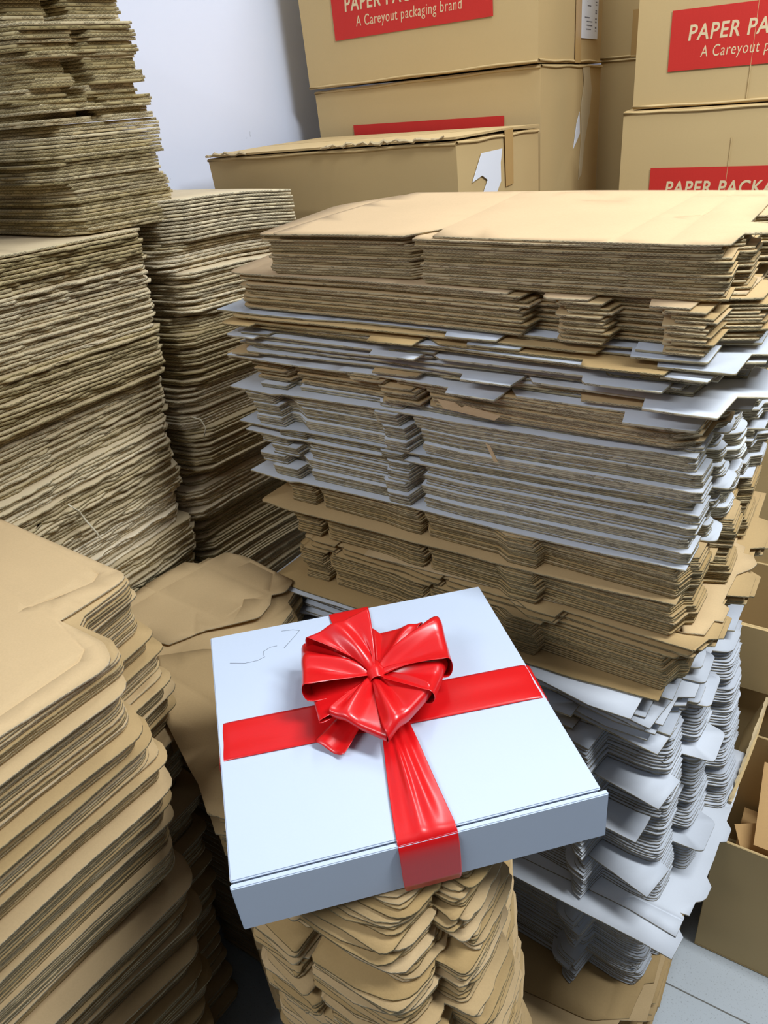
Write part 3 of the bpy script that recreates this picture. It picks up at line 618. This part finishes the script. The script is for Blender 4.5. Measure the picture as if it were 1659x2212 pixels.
def grid_sheet(name, P, mat, parent, th=.0004, label=None, sub=1):
    """P: rows of points -> smooth thin strip with real thickness"""
    bm = bmesh.new(); V = [[bm.verts.new(p) for p in row] for row in P]; uvl = bm.loops.layers.uv.new('UVMap')
    for i in range(len(P)-1):
        for j in range(len(P[0])-1):
            f = bm.faces.new((V[i][j], V[i+1][j], V[i+1][j+1], V[i][j+1]))
            for l, (a, b) in zip(f.loops, ((i, j), (i+1, j), (i+1, j+1), (i, j+1))): l[uvl].uv = (a/len(P), b/len(P[0]))
    o = from_bm(name, bm, mat, parent, smooth=True)
    if sub:
        s = o.modifiers.new('smooth', 'SUBSURF'); s.levels = s.render_levels = sub
    m = o.modifiers.new('thick', 'SOLIDIFY'); m.thickness = th; m.offset = 0
    if label: o['label'] = label
    return o
# band across (left to right), wrapping over both sides
rows = []
def band_y(x): return (-.0045 - .0145*(x+.173)/.346)
xs = [-.1755, -.1757, -.1745, -.170, -.15, -.10, -.05, 0, .05, .10, .15, .170, .1775, .1795, .1797]
zs = [0.002, HZ-.014, HZ-.003, HZ+.0010, HZ+.0012, HZ+.0012, HZ+.0012, HZ+.0012, HZ+.0012, HZ+.0012, HZ+.0014, HZ+.0012, HZ-.002, HZ-.012, .002]
for x, z in zip(xs, zs):
    rows.append([(x, band_y(x)-.0265+.053*j/8, z+.0005*math.sin(j*1.3)*(1 if .1 < abs(x) < .17 else .2)) for j in range(9)])
grid_sheet('ribbon_band', rows, M_RIB, gift, label='red ribbon band running left to right', sub=1)
# band from back to front, gathered under the bow
rows = []
yy = [.1745, .174, .1715, .167, .14, .11, .08, .05, .02, -.01, -.035, -.06, -.09, -.12, -.145, -.160, -.1672, -.1725, -.1772, -.1778, -.1779]
for i, y in enumerate(yy):
    if y > 0: s = min(1, max(0, (y-.03)/.12)); c, hw = -.004+(.002-.004)*0+.0*s-.0005*s, .010+.0155*s
    else: s = min(1, max(0, (-y-.02)/.15)); s = s**.8; c, hw = .009+.0015*s, .0115+.0165*s
    row = []
    for j in range(17):
        v = j/8-1
        if y > .17 or y < -.168: z = {0: .002, 1: HZ-.012, 2: HZ-.001}.get(i, {17: HZ-.0005, 18: HZ-.010, 19: HZ-.03, 20: .001}.get(i, HZ))
        else: z = HZ+.0022+(1-s)*.006*abs(math.sin(v*4.2+.8))+.0075*math.exp(-((v+.18)/.16)**2)*(1 if y < 0 else .2)*(1-abs(y+.09)/.1 if abs(y+.09) < .1 else 0)+.0035*math.exp(-((v-.35)/.3)**2)*(1 if y < -.05 else 0)*(1 if y > -.16 else .3)
        row.append((c+hw*v+.002*math.sin(3*v+y*30)*(1-s), y, z))
    rows.append(row)
grid_sheet('ribbon_band', rows, M_RIB, gift, label='red ribbon band running back to front, gathered at the bow', sub=2)
# bow: wide loops pinched at the knot
KN = Vector((.003, .012, HZ+.030))
bow = empty('bow', (0, 0, 0)); bow.parent = gift; bow['label'] = 'large red bow with wide puffed loops'
def loop(ang, L, Hh, Wd, lift=0.0, pleat=.004, twist=0.0, seed=0, base=.004, skew=0.0, freq=4.2, droop=-.006):
    r3 = random.Random(seed); d = Vector((math.cos(ang), math.sin(ang), 0)); n = Vector((-d.y, d.x, 0)); rows = []
    N = 24; ph = r3.uniform(0, 6)
    for i in range(N+1):
        t = i/N                               # upper strand out, round the end, lower strand back
        if t < .46: q = t/.46; r = q; zz = lift+Hh*math.sin(q*math.pi*.5)**.7
        elif t < .58: q = (t-.46)/.12; r = 1+.05*math.sin(q*math.pi); zz = (lift+Hh)*(1-q)+q*droop
        else: q = (t-.58)/.42; r = 1-q; zz = droop*(1-q)-.010*q*(1-q)
        fan = .07+.93*min(1, max(0, r)/.92)**.8
        row = []
        for j in range(17):
            v = j/8-1
            pz = pleat*(1-.65*r*r)*math.cos(v*freq+ph+1.2*math.sin(v*3+ph))*min(1, .2+r*2.2)
            side = .12*Wd*math.sin(v*5+ph)*(1-r)
            p = KN+d*(r*L+skew*v*r*L)+n*(v*Wd*fan+side)+Vector((0, 0, zz+pz+twist*v*r))
            p.z = max(p.z, HZ+base+.002*(1-abs(v)))
            row.append(p)
        rows.append(row)
    return grid_sheet('bow_loop', rows, M_RIB, bow, th=.0003, sub=1)
D_ = math.radians
loop(D_(196), .070, .004, .030, -.004, .004, .004, 9, skew=.10)             # lower left inner loop
loop(D_(162), .078, .018, .040, .002, .006, .008, 1, skew=-.12)            # big left loop
loop(D_(116), .068, .030, .036, .006, .005, -.006, 2, skew=.15)            # upper left puff
loop(D_(86), .074, .014, .019, -.004, .004, .004, 3, skew=.25)             # top
loop(D_(54), .070, .016, .024, -.004, .004, -.008, 4, skew=-.12)           # top right
loop(D_(10), .083, .022, .032, .0, .006, .004, 5, skew=.10)                # right
loop(D_(-26), .070, .012, .030, .002, .005, -.004, 6, skew=.02)            # lower right
loop(D_(-72), .070, .012, .032, .0, .006, .006, 7, skew=-.12)              # bottom
loop(D_(-116), .070, .006, .032, .0, .005, -.006, 8, skew=.10)             # lower left
# knot
rows = []
for i in range(13):
    a = 2*math.pi*i/12
    rows.append([KN+Vector((.0105*math.cos(a)*(1-.25*abs(j/4-1)), (j/4-1)*.013, .004+.0085*math.sin(a)*(1-.2*abs(j/4-1)))) for j in range(9)])
k = grid_sheet('knot', rows, M_RIB, bow, th=.0004, sub=1)
# small tail peeping out lower left
rows = []
for i in range(8):
    t = i/7; c = Vector((-.004, .0, HZ+.014)).lerp(Vector((-.062, -.052, HZ+.008)), t)
    n = Vector((.7, -.72, 0)); rows.append([c+n*((j/6-.5)*(.018+.022*t))+Vector((0, 0, .003*math.sin(j*1.2)+.002*math.sin(t*5))) for j in range(7)])
grid_sheet('ribbon_tail', rows, M_RIB, bow, sub=1)

# ------------------------------------------------------------------ cartons
def hexa(name, C8, mat, parent, bulge=.002, inset=None, seed=0):
    """C8: bottom 4 (fl, fr, br, bl) + top 4; faces subdivided and softly bulged"""
    bm = bmesh.new(); N = 8; rr = random.Random(seed)
    def tri(u, v, w_):
        b = (C8[0]*(1-u)+C8[1]*u)*(1-v)+(C8[3]*(1-u)+C8[2]*u)*v; t = (C8[4]*(1-u)+C8[5]*u)*(1-v)+(C8[7]*(1-u)+C8[6]*u)*v
        return b*(1-w_)+t*w_
    cen = sum(C8, Vector())/8; cache = {}
    def vert(u, v, w_):
        k = (round(u*N), round(v*N), round(w_*N))
        if k not in cache:
            p = tri(u, v, w_)
            e = 0
            on = [x in (0, N) for x in k]
            s = [math.sin(math.pi*x/N) for x in k]
            if sum(on) == 1:
                i = on.index(True); e = 1
                for q in range(3):
                    if q != i: e *= s[q]
                nrm = [C8[1]-C8[0], C8[3]-C8[0], Vector((0, 0, 1))][i].normalized()*(1 if k[i] else -1)
                p = p+nrm*bulge*e*(.6+.8*rr.random())
            cache[k] = bm.verts.new(p)
        return cache[k]
    R_ = [i/N for i in range(N+1)]
    for a in range(N):
        for b in range(N):
            u0, u1, v0, v1 = R_[a], R_[a+1], R_[b], R_[b+1]
            for f in ([(u0, v0, 0), (u0, v1, 0), (u1, v1, 0), (u1, v0, 0)], [(u0, v0, 1), (u1, v0, 1), (u1, v1, 1), (u0, v1, 1)], [(u0, 0, v0), (u1, 0, v0), (u1, 0, v1), (u0, 0, v1)],
                      [(u0, 1, v0), (u0, 1, v1), (u1, 1, v1), (u1, 1, v0)], [(0, u0, v0), (0, u0, v1), (0, u1, v1), (0, u1, v0)], [(1, u0, v0), (1, u1, v0), (1, u1, v1), (1, u0, v1)]):
                bm.faces.new([vert(*q) for q in f])
    es = [e for e in bm.edges if len(e.link_faces) == 2 and e.calc_face_angle(0) > 1.0]
    bmesh.ops.bevel(bm, geom=es, offset=.0035, segments=2, affect='EDGES')
    return from_bm(name, bm, mat, parent, smooth=False)
def panel(name, o_, u, v, pts, mat, parent, th=.0006, lift=.0015, label=None):
    """flat printed or glued patch on a face: polygon in (u, v) metres from o_"""
    n = u.cross(v).normalized(); bm = bmesh.new()
    a = [bm.verts.new(o_+u*p[0]+v*p[1]+n*lift) for p in pts]; f = bm.faces.new(a)
    ret = bmesh.ops.extrude_face_region(bm, geom=[f])
    for g in ret['geom']:
        if isinstance(g, bmesh.types.BMVert): g.co += n*th
    bmesh.ops.recalc_face_normals(bm, faces=bm.faces)
    o = from_bm(name, bm, mat, parent)
    if label: o['label'] = label
    return o
def text(body, o_, u, v, size, mat, parent, x, y, lift, bold=.0, shear=.10, width=.3, name='lettering'):
    cu = bpy.data.curves.new(name, 'FONT'); cu.body = body; cu.size = size; cu.shear = shear; cu.offset = bold*size; cu.extrude = .0002; cu.space_character = 1.12; cu.resolution_u = 6
    ob = bpy.data.objects.new(name, cu); COL.objects.link(ob)
    dg = bpy.context.evaluated_depsgraph_get(); me = bpy.data.meshes.new_from_object(ob.evaluated_get(dg)); bpy.data.objects.remove(ob)
    xx = [q.co.x for q in me.vertices]; sx = width/(max(xx)-min(xx)); n = u.cross(v).normalized(); m = Matrix((( u.x*sx, v.x, n.x, 0), (u.y*sx, v.y, n.y, 0), (u.z*sx, v.z, n.z, 0), (0, 0, 0, 1)))
    p = o_+u*x+v*y+n*lift; m.translation = p; me.transform(m); me.materials.clear(); me.materials.append(mat)
    return link_mesh(name, me, parent), None
def banner(o_, u, v, x, y, w_, h, parent, b=.006):
    b = b+.0001
    bn = panel('printed_banner', o_, u, v, [(x, y), (x+w_, y), (x+w_, y+h), (x, y+h)], M_RED, parent, th=.0003, lift=b, label='red printed banner with pale lettering')
    t1, _ = text('PAPER PACKAGING', o_, u, v, h*.36, M_TAN, bn, x+w_*.085, y+h*.49, b+.0005, bold=.018, width=w_*.77)
    t2, _ = text('A Careyout packaging brand', o_, u, v, h*.27, M_TAN, bn, x+w_*.155, y+h*.20, b+.0005, bold=-.003, width=w_*.67)
    t1['label'] = 'bold pale lettering'; t2['label'] = 'thin pale lettering'
def V3(*a): return Vector(a)
def carton(label, c8, group=None, bulge=.002, seed=0):
    base = (c8[0]+c8[1]+c8[2]+c8[3])/4
    t = empty('carton', base); tag(t, label, 'carton', group)
    L = [p-base for p in c8]
    hexa('body', L, M_CARTON, t, bulge, seed=seed)
    # folded flanges: the seam where the flaps meet the walls, at the foot and at the top
    for z, k in ((0, 0), (1, 4)):
        for a, b in ((0, 1), (1, 2)):
            pa, pb = L[k+a], L[k+b]; d = (pb-pa).normalized(); n = V3(d.y, -d.x, 0)
            bm = bmesh.new(); hs = .004 if z == 0 else -.004
            tube(bm, [pa+(pb-pa)*t_+n*.0015+V3(0, 0, hs+.0012*math.sin(t_*17+a)) for t_ in [i/14 for i in range(15)]], .0028, 6)
            from_bm('folded_edge', bm, M_CARTON, t, smooth=True)
    def face(i, j, k=0):
        u = (L[j]-L[i]).normalized(); return L[i], u, (L[i+4]-L[i]).normalized()
    return t, face
# low wide carton in front of the left wall
ca, face = carton('long low carton with a torn white label on its right end',
    [V3(-1.30, 1.35, .98), V3(-.695, 1.35, .98), V3(-.70, 1.765, .98), V3(-1.30, 1.765, .98), V3(-1.322, 1.35, 1.442), V3(-.699, 1.35, 1.454), V3(-.705, 1.76, 1.428), V3(-1.31, 1.76, 1.425)], bulge=.002, seed=1)
o_, u, v = face(0, 1); banner(o_, u, v, .10, .18, .46, .115, ca, .003)
o_, u, v = face(1, 2)
T1 = [(.075, .24), (.10, .22), (.135, .245), (.165, .31), (.152, .345), (.19, .375), (.19, .41), (.20, .435), (.10, .44), (.055, .395), (.10, .40), (.125, .388), (.088, .355), (.07, .30)]
panel('torn_label', o_, u, v, T1, M_WPAPER, ca, lift=.0031, label='torn remains of a white label')
panel('packing_tape', o_, u, v, [(.215, .36), (.255, .36), (.257, .466), (.213, .466)], M_TAPE, ca, lift=.0034, th=.0003)
# its top flaps
base = ca.location
def flap(parent, pts, z0, th=.004, label=None, name='top_flap', mat=M_CARTON):
    bm = bmesh.new(); a = [bm.verts.new(V3(*p)-parent.location) for p in pts]; f = bm.faces.new(a)
    r = bmesh.ops.extrude_face_region(bm, geom=[f])
    for g in r['geom']:
        if isinstance(g, bmesh.types.BMVert): g.co.z += th
    bmesh.ops.recalc_face_normals(bm, faces=bm.faces); o = from_bm(name, bm, mat, parent)
    if label: o['label'] = label
    return o
flap(ca, [(-1.325, 1.346, 1.4445), (-.697, 1.346, 1.4575), (-.70, 1.553, 1.447), (-1.32, 1.553, 1.4375)], 0)
flap(ca, [(-1.32, 1.557, 1.4375), (-.70, 1.557, 1.447), (-.702, 1.762, 1.432), (-1.31, 1.762, 1.429)], 0)
r5 = random.Random(4)
for a, b, nn in ((.32, .60, 30), (.0, .12, 8)):
    bm = bmesh.new(); tube(bm, [V3(-1.32+a+(b-a)*i/nn, 1.344+r5.uniform(-.003, .003), 1.449+.020*(a+(b-a)*i/nn)/1+r5.uniform(-.003, .004))-base for i in range(nn+1)], [r5.uniform(.001, .004) for _ in range(nn+1)], 5)
    from_bm('torn_edge', bm, M_TORN, ca)['label'] = 'frayed torn carton edge'
# two cartons by the left wall behind
cb_c8 = [V3(-1.350, 1.80, 1.542), V3(-.722, 1.80, 1.553), V3(-.722, 2.225, 1.526), V3(-1.35, 2.225, 1.53), V3(-1.352, 1.80, 2.02), V3(-.724, 1.80, 2.02), V3(-.722, 2.225, 2.02), V3(-1.35, 2.225, 2.02)]
cb, face = carton('upper carton behind the long low one, a white barcode label on its side', cb_c8, bulge=.002, seed=2)
o_, u, v = face(0, 1); banner(o_, u, v, .100, .098, .425, .115, cb, .003)
o_, u, v = face(1, 2)
lb = panel('shipping_label', o_, u, v, [(.255, .052), (.385, .052), (.385, .30), (.255, .30)], M_WPAPER, cb, lift=.0031, label='white shipping label with grey print')
rl = random.Random(5)
bm = bmesh.new(); n_ = u.cross(v).normalized()
def inkrect(x0, y0, x1, y1):
    bm.faces.new([bm.verts.new(o_+u*x+v*y+n_*.0039) for x, y in ((x0, y0), (x1, y0), (x1, y1), (x0, y1))])
for k in range(26):
    y = .07+.008*k
    if k % 6 < 4: inkrect(.285+rl.random()*.02, y, .30+rl.random()*.045, y+.0022)
for k in range(34):
    if k % 3: inkrect(.362, .062+.006*k, .374, .062+.006*k+rl.uniform(.0015, .004))
from_bm('label_print', bm, M_INK, lb)
panel('packing_tape', o_, u, v, [(.225, .0), (.262, .0), (.262, .135), (.222, .135)], M_TAPE, cb, lift=.0039, th=.0003)
cc_c8 = [V3(-1.345, 1.815, 1.02), V3(-.720, 1.815, 1.02), V3(-.722, 2.235, 1.02), V3(-1.345, 2.235, 1.02), V3(-1.347, 1.815, 1.536), V3(-.722, 1.815, 1.549), V3(-.722, 2.235, 1.523), V3(-1.347, 2.235, 1.52)]
cc2, face = carton('carton directly behind the long low one, scraped pale tape marks on its side', cc_c8, bulge=.002, seed=3)
o_, u, v = face(0, 1); banner(o_, u, v, .112, .318, .425, .115, cc2, .003)
o_, u, v = face(1, 2)
panel('torn_label', o_, u, v, [(.215, .33), (.24, .345), (.262, .36), (.255, .41), (.235, .385)], M_WPAPER, cc2, lift=.0034, label='white scrap of a torn label')
M_SCR = paper('scraped_tape_residue', srgb(214, 196, 160), rough=.5, tone=False, speck=.5)
panel('tape_residue', o_, u, v, [(.262, .25), (.285, .26), (.30, .33), (.335, .40), (.345, .45), (.32, .51), (.27, .51), (.285, .47), (.265, .42), (.275, .36)], M_SCR, cc2, lift=.0031, label='pale scraped tape residue')
panel('packing_tape', o_, u, v, [(.22, .0), (.265, .0), (.268, .11), (.258, .11), (.258, .19), (.232, .19), (.232, .11), (.225, .11)], M_TAPE, cc2, lift=.0034, th=.0003)
# the long low carton and this one stand on further cartons
for lbl, x0, x1, y0, y1, z0, z1 in (('plain carton under the long low one, mostly hidden by the flattened cartons', -1.31, -.70, 1.36, 1.76, .49, .978), ('plain carton at floor level under the long low carton column', -1.31, -.70, 1.36, 1.76, .0, .488),
        ('plain carton third from the top of the left stack, hidden behind the long low carton', -1.34, -.72, 1.82, 2.23, .51, 1.018), ('plain carton on the floor at the foot of the left stack', -1.34, -.72, 1.82, 2.23, .0, .508)):
    carton(lbl, [V3(x0, y0, z0), V3(x1, y0, z0), V3(x1, y1, z0), V3(x0, y1, z0), V3(x0, y0, z1), V3(x1, y0, z1), V3(x1, y1, z1), V3(x0, y1, z1)], bulge=.002, seed=4)
# recessed column between the left and right stacks
cz = [1.527, 2.02, 1.03, 1.5268, .52, 1.026, 0, .516]
names = ['upper recessed carton squeezed between the left and right stacks, with a label edge', 'middle recessed carton squeezed between the left and right stacks', 'lower recessed carton peeping out between the left and right stacks', 'recessed carton standing on the floor between the stacks']
for k in range(4):
    z0, z1 = cz[2*k], cz[2*k+1]; x0 = -.776+.004*k
    cr, face = carton(names[k], [V3(x0, 2.39, z0), V3(-.15, 2.39, z0), V3(-.15, 2.80, z0), V3(x0, 2.80, z0), V3(x0, 2.39, z1), V3(-.15, 2.39, z1), V3(-.15, 2.80, z1), V3(x0, 2.80, z1)], bulge=.002, seed=10+k)
    if k == 0:
        o_, u, v = face(0, 1)
        panel('shipping_label', o_, u, v, [(.115, .06), (.22, .06), (.22, .21), (.115, .21)], M_WPAPER, cr, lift=.0031, label='white shipping label')
        panel('packing_tape', o_, u, v, [(.085, 0), (.115, 0), (.115, .11), (.085, .11)], M_TAPE, cr, lift=.0034, th=.0003)
# right stack
def rcart(label, x0, y0, z0, z1, xt, w_=.60, d=.42, bx=.055, by=.14, seed=0, bw=.42):
    c, face = carton(label, [V3(x0, y0, z0), V3(x0+w_, y0, z0), V3(x0+w_, y0+d, z0), V3(x0, y0+d, z0), V3(xt, y0, z1), V3(xt+w_, y0, z1), V3(xt+w_, y0+d, z1), V3(xt, y0+d, z1)], bulge=.002, seed=seed)
    o_, u, v = face(0, 1); banner(o_, u, v, bx, by, bw, .112, c, .003); 
    # pressed vertical crease
    bm = bmesh.new(); tube(bm, [o_+u*(w_*.40)+v*(.01+i*.047)+u.cross(v)*(.0025) for i in range(10)], .0012, 5); from_bm('pressed_crease', bm, M_CARTON, c)
    return c
rcart('upper carton of the right stack with its red banner running out of the frame', -.552, 1.95, 1.437, 1.93, -.552, by=.070, bx=.072, seed=21)
rcart('second carton of the right stack, its red banner just above the middle stack', -.572, 1.94, .94, 1.434, -.569, by=.262, bx=.072, seed=22)
for lbl, z0, z1 in (('shallow plain carton third in the right stack, under the second one with a banner', .76, .936), ('plain carton fourth in the right stack, its face seen past the middle stack', .40, .757), ('plain carton at the foot of the right stack', 0, .397)):
    carton(lbl, [V3(-.56, 1.95, z0), V3(.05, 1.95, z0), V3(.05, 2.36, z0), V3(-.56, 2.36, z0), V3(-.56, 1.95, z1), V3(.05, 1.95, z1), V3(.05, 2.36, z1), V3(-.56, 2.36, z1)], bulge=.002, seed=23)

# open cartons at the right
def open_carton(label, x0, x1, y0, y1, z1, th=.005, bow_=.0):
    t = empty('open_carton', ((x0+x1)/2, (y0+y1)/2, 0)); tag(t, label, 'carton'); b = t.location
    def wall(name, a0, a1):
        bm = bmesh.new(); bmesh.ops.create_cube(bm, size=1)
        for v in bm.verts: v.co = Vector([(a0[i]+a1[i])/2+v.co[i]*(a1[i]-a0[i]) for i in range(3)])-b
        bmesh.ops.bevel(bm, geom=bm.edges[:], offset=.0012, segments=1, affect='EDGES'); return from_bm(name, bm, M_CARTON, t)
    wall('front_wall', (x0, y0, .006), (x1, y0+th, z1)); wall('rear_wall', (x0, y1-th, .006), (x1, y1, z1))
    wall('left_wall', (x0, y0+th, .006), (x0+th, y1-th, z1)); wall('right_wall', (x1-th, y0+th, .006), (x1, y1-th, z1)); wall('bottom', (x0, y0, .001), (x1, y1, .006))
    return t
k3 = open_carton('open carton holding brown wrapping paper, standing on the tiles right of the middle stack', -.040, .42, .965, 1.245, .345)
k2 = open_carton('large open carton with a dark empty inside, behind the one holding paper', -.14, .45, 1.265, 1.485, .60)
def quadflap(parent, P, label, name='flap', th=.005):
    """P: 4 corners; corrugated flap with a slight curl"""
    N = 8; rows = []
    for i in range(N+1):
        s = i/N; rows.append([(P[0]*(1-s)+P[1]*s)*(1-j/4)+(P[3]*(1-s)+P[2]*s)*(j/4)+V3(.004*math.sin(s*3.1)*(j/4), 0, .004*math.sin(s*5+j)*(j/4))-parent.location for j in range(5)])
    o = grid_sheet(name, rows, M_CARTON, parent, th=th, label=label, sub=0)
    for p in o.data.polygons: p.use_smooth = False
quadflap(k3, [V3(-.040, 1.243, .347), V3(-.040, .975, .347), V3(-.031, .975, .44), V3(-.014, 1.243, .45)], 'upright side flap with a torn corrugated rim')
quadflap(k2, [V3(-.14, 1.262, .60), V3(.45, 1.262, .60), V3(.45, 1.250, .46), V3(-.14, 1.255, .455)], 'front flap folded down outside')
quadflap(k2, [V3(-.14, 1.487, .60), V3(.45, 1.487, .60), V3(.45, 1.492, .655), V3(-.14, 1.492, .655)], 'rear flap standing up')
bm = bmesh.new(); r6 = random.Random(8)
tube(bm, [V3(-.031+.017*i/30, .975+.268*i/30, .441+.009*i/30+r6.uniform(-.002, .002))-k3.location for i in range(31)], [r6.uniform(.002, .0045) for _ in range(31)], 5)
from_bm('torn_rim', bm, M_TORN, k3)['label'] = 'pale torn corrugated rim'
# wrapping paper sheets in the open carton
def crumple(name, c, sx, sy, rot, amp, label, seed, group=None, mat=M_KPAPER):
    rs = random.Random(seed); N = 14; K = [(rs.uniform(-9, 9), rs.uniform(-9, 9), rs.uniform(0, 6)) for _ in range(5)]
    rows = []
    for i in range(N+1):
        row = []
        for j in range(N+1):
            x = (i/N-.5)*sx; y = (j/N-.5)*sy; z = sum(abs(math.sin(a*x*2+b*y*2+p)) for a, b, p in K)/5*amp
            row.append(rot @ Vector((x, y, z)))
        rows.append(row)
    bm = bmesh.new(); V = [[bm.verts.new(p) for p in r] for r in rows]
    for i in range(N):
        for j in range(N): bm.faces.new((V[i][j], V[i+1][j], V[i+1][j+1], V[i][j+1]))
    o = from_bm(name, bm, mat, None); m = o.modifiers.new('t', 'SOLIDIFY'); m.thickness = .0008; o.location = c
    tag(o, label, 'wrapping paper', group); return o
RX = lambda x, y, z: (Matrix.Rotation(math.radians(z), 3, 'Z') @ Matrix.Rotation(math.radians(y), 3, 'Y') @ Matrix.Rotation(math.radians(x), 3, 'X'))
crumple('wrapping_paper', (.160, 1.115, .30), .30, .165, RX(20, 4, 6), .03, 'large smooth brown wrapping paper sheet slanting across the open carton', 1)
crumple('wrapping_paper', (.055, 1.05, .27), .12, .09, RX(16, -8, 24), .010, 'small folded brown paper in the near left corner of the open carton', 2)
crumple('wrapping_paper', (.17, 1.215, .33), .28, .13, RX(70, 0, -3), .02, 'brown paper standing upright at the back of the open carton', 3)
crumple('wrapping_paper', (.19, 1.105, .12), .40, .24, RX(3, 2, 0), .02, 'crumpled brown paper at the bottom of the open carton', 4)

# ------------------------------------------------------------------ small scraps on the stacks
def scrap(pts, th, label, name='torn_paper_scrap', mat=M_KRAFTL, cat='scrap'):
    c = sum((Vector(p) for p in pts), Vector())/len(pts); bm = bmesh.new(); a = [bm.verts.new(Vector(p)-c) for p in pts]
    f = bm.faces.new(a); r = bmesh.ops.extrude_face_region(bm, geom=[f]); n = f.normal if f.normal.length else V3(0, -1, 0)
    bm.normal_update()
    for g in r['geom']:
        if isinstance(g, bmesh.types.BMVert): g.co += f.normal*th
    bmesh.ops.recalc_face_normals(bm, faces=bm.faces); o = from_bm(name, bm, mat); o.location = c; tag(o, label, cat); return o
scrap([(-.440, .766, 1.224), (-.43, .764, 1.213), (-.36, .764, 1.207), (-.352, .765, 1.214), (-.40, .766, 1.2205), (-.405, .766, 1.217), (-.415, .766, 1.2225)], .001, 'torn tan paper strip stuck to the front of the thin brown bundle')
scrap([(-.377, .772, 1.17), (-.370, .771, 1.168), (-.356, .764, 1.150), (-.362, .764, 1.150)], .001, 'narrow tan paper splinter hanging in front of the striped pack')
def strand(pts, r, label):
    c = Vector(pts[0]); bm = bmesh.new(); tube(bm, [Vector(p)-c for p in pts], r, 6); o = from_bm('plastic_strand', bm, plain('pale_plastic_strand_'+label[:4], srgb(214, 204, 178), rough=.4), smooth=True); o.location = c; tag(o, label, 'strand', None)
strand([(-.985, .556, 1.06), (-.975, .563, 1.045), (-.978, .570, 1.025), (-.97, .576, 1.00), (-.972, .580, .985)], .0016, 'long pale plastic strand hanging on the frayed left column')
strand([(-.985, .835, 1.085), (-.975, .845, 1.078), (-.972, .85, 1.06), (-.978, .848, 1.045)], .0014, 'short white plastic loop at the corner of the left column')
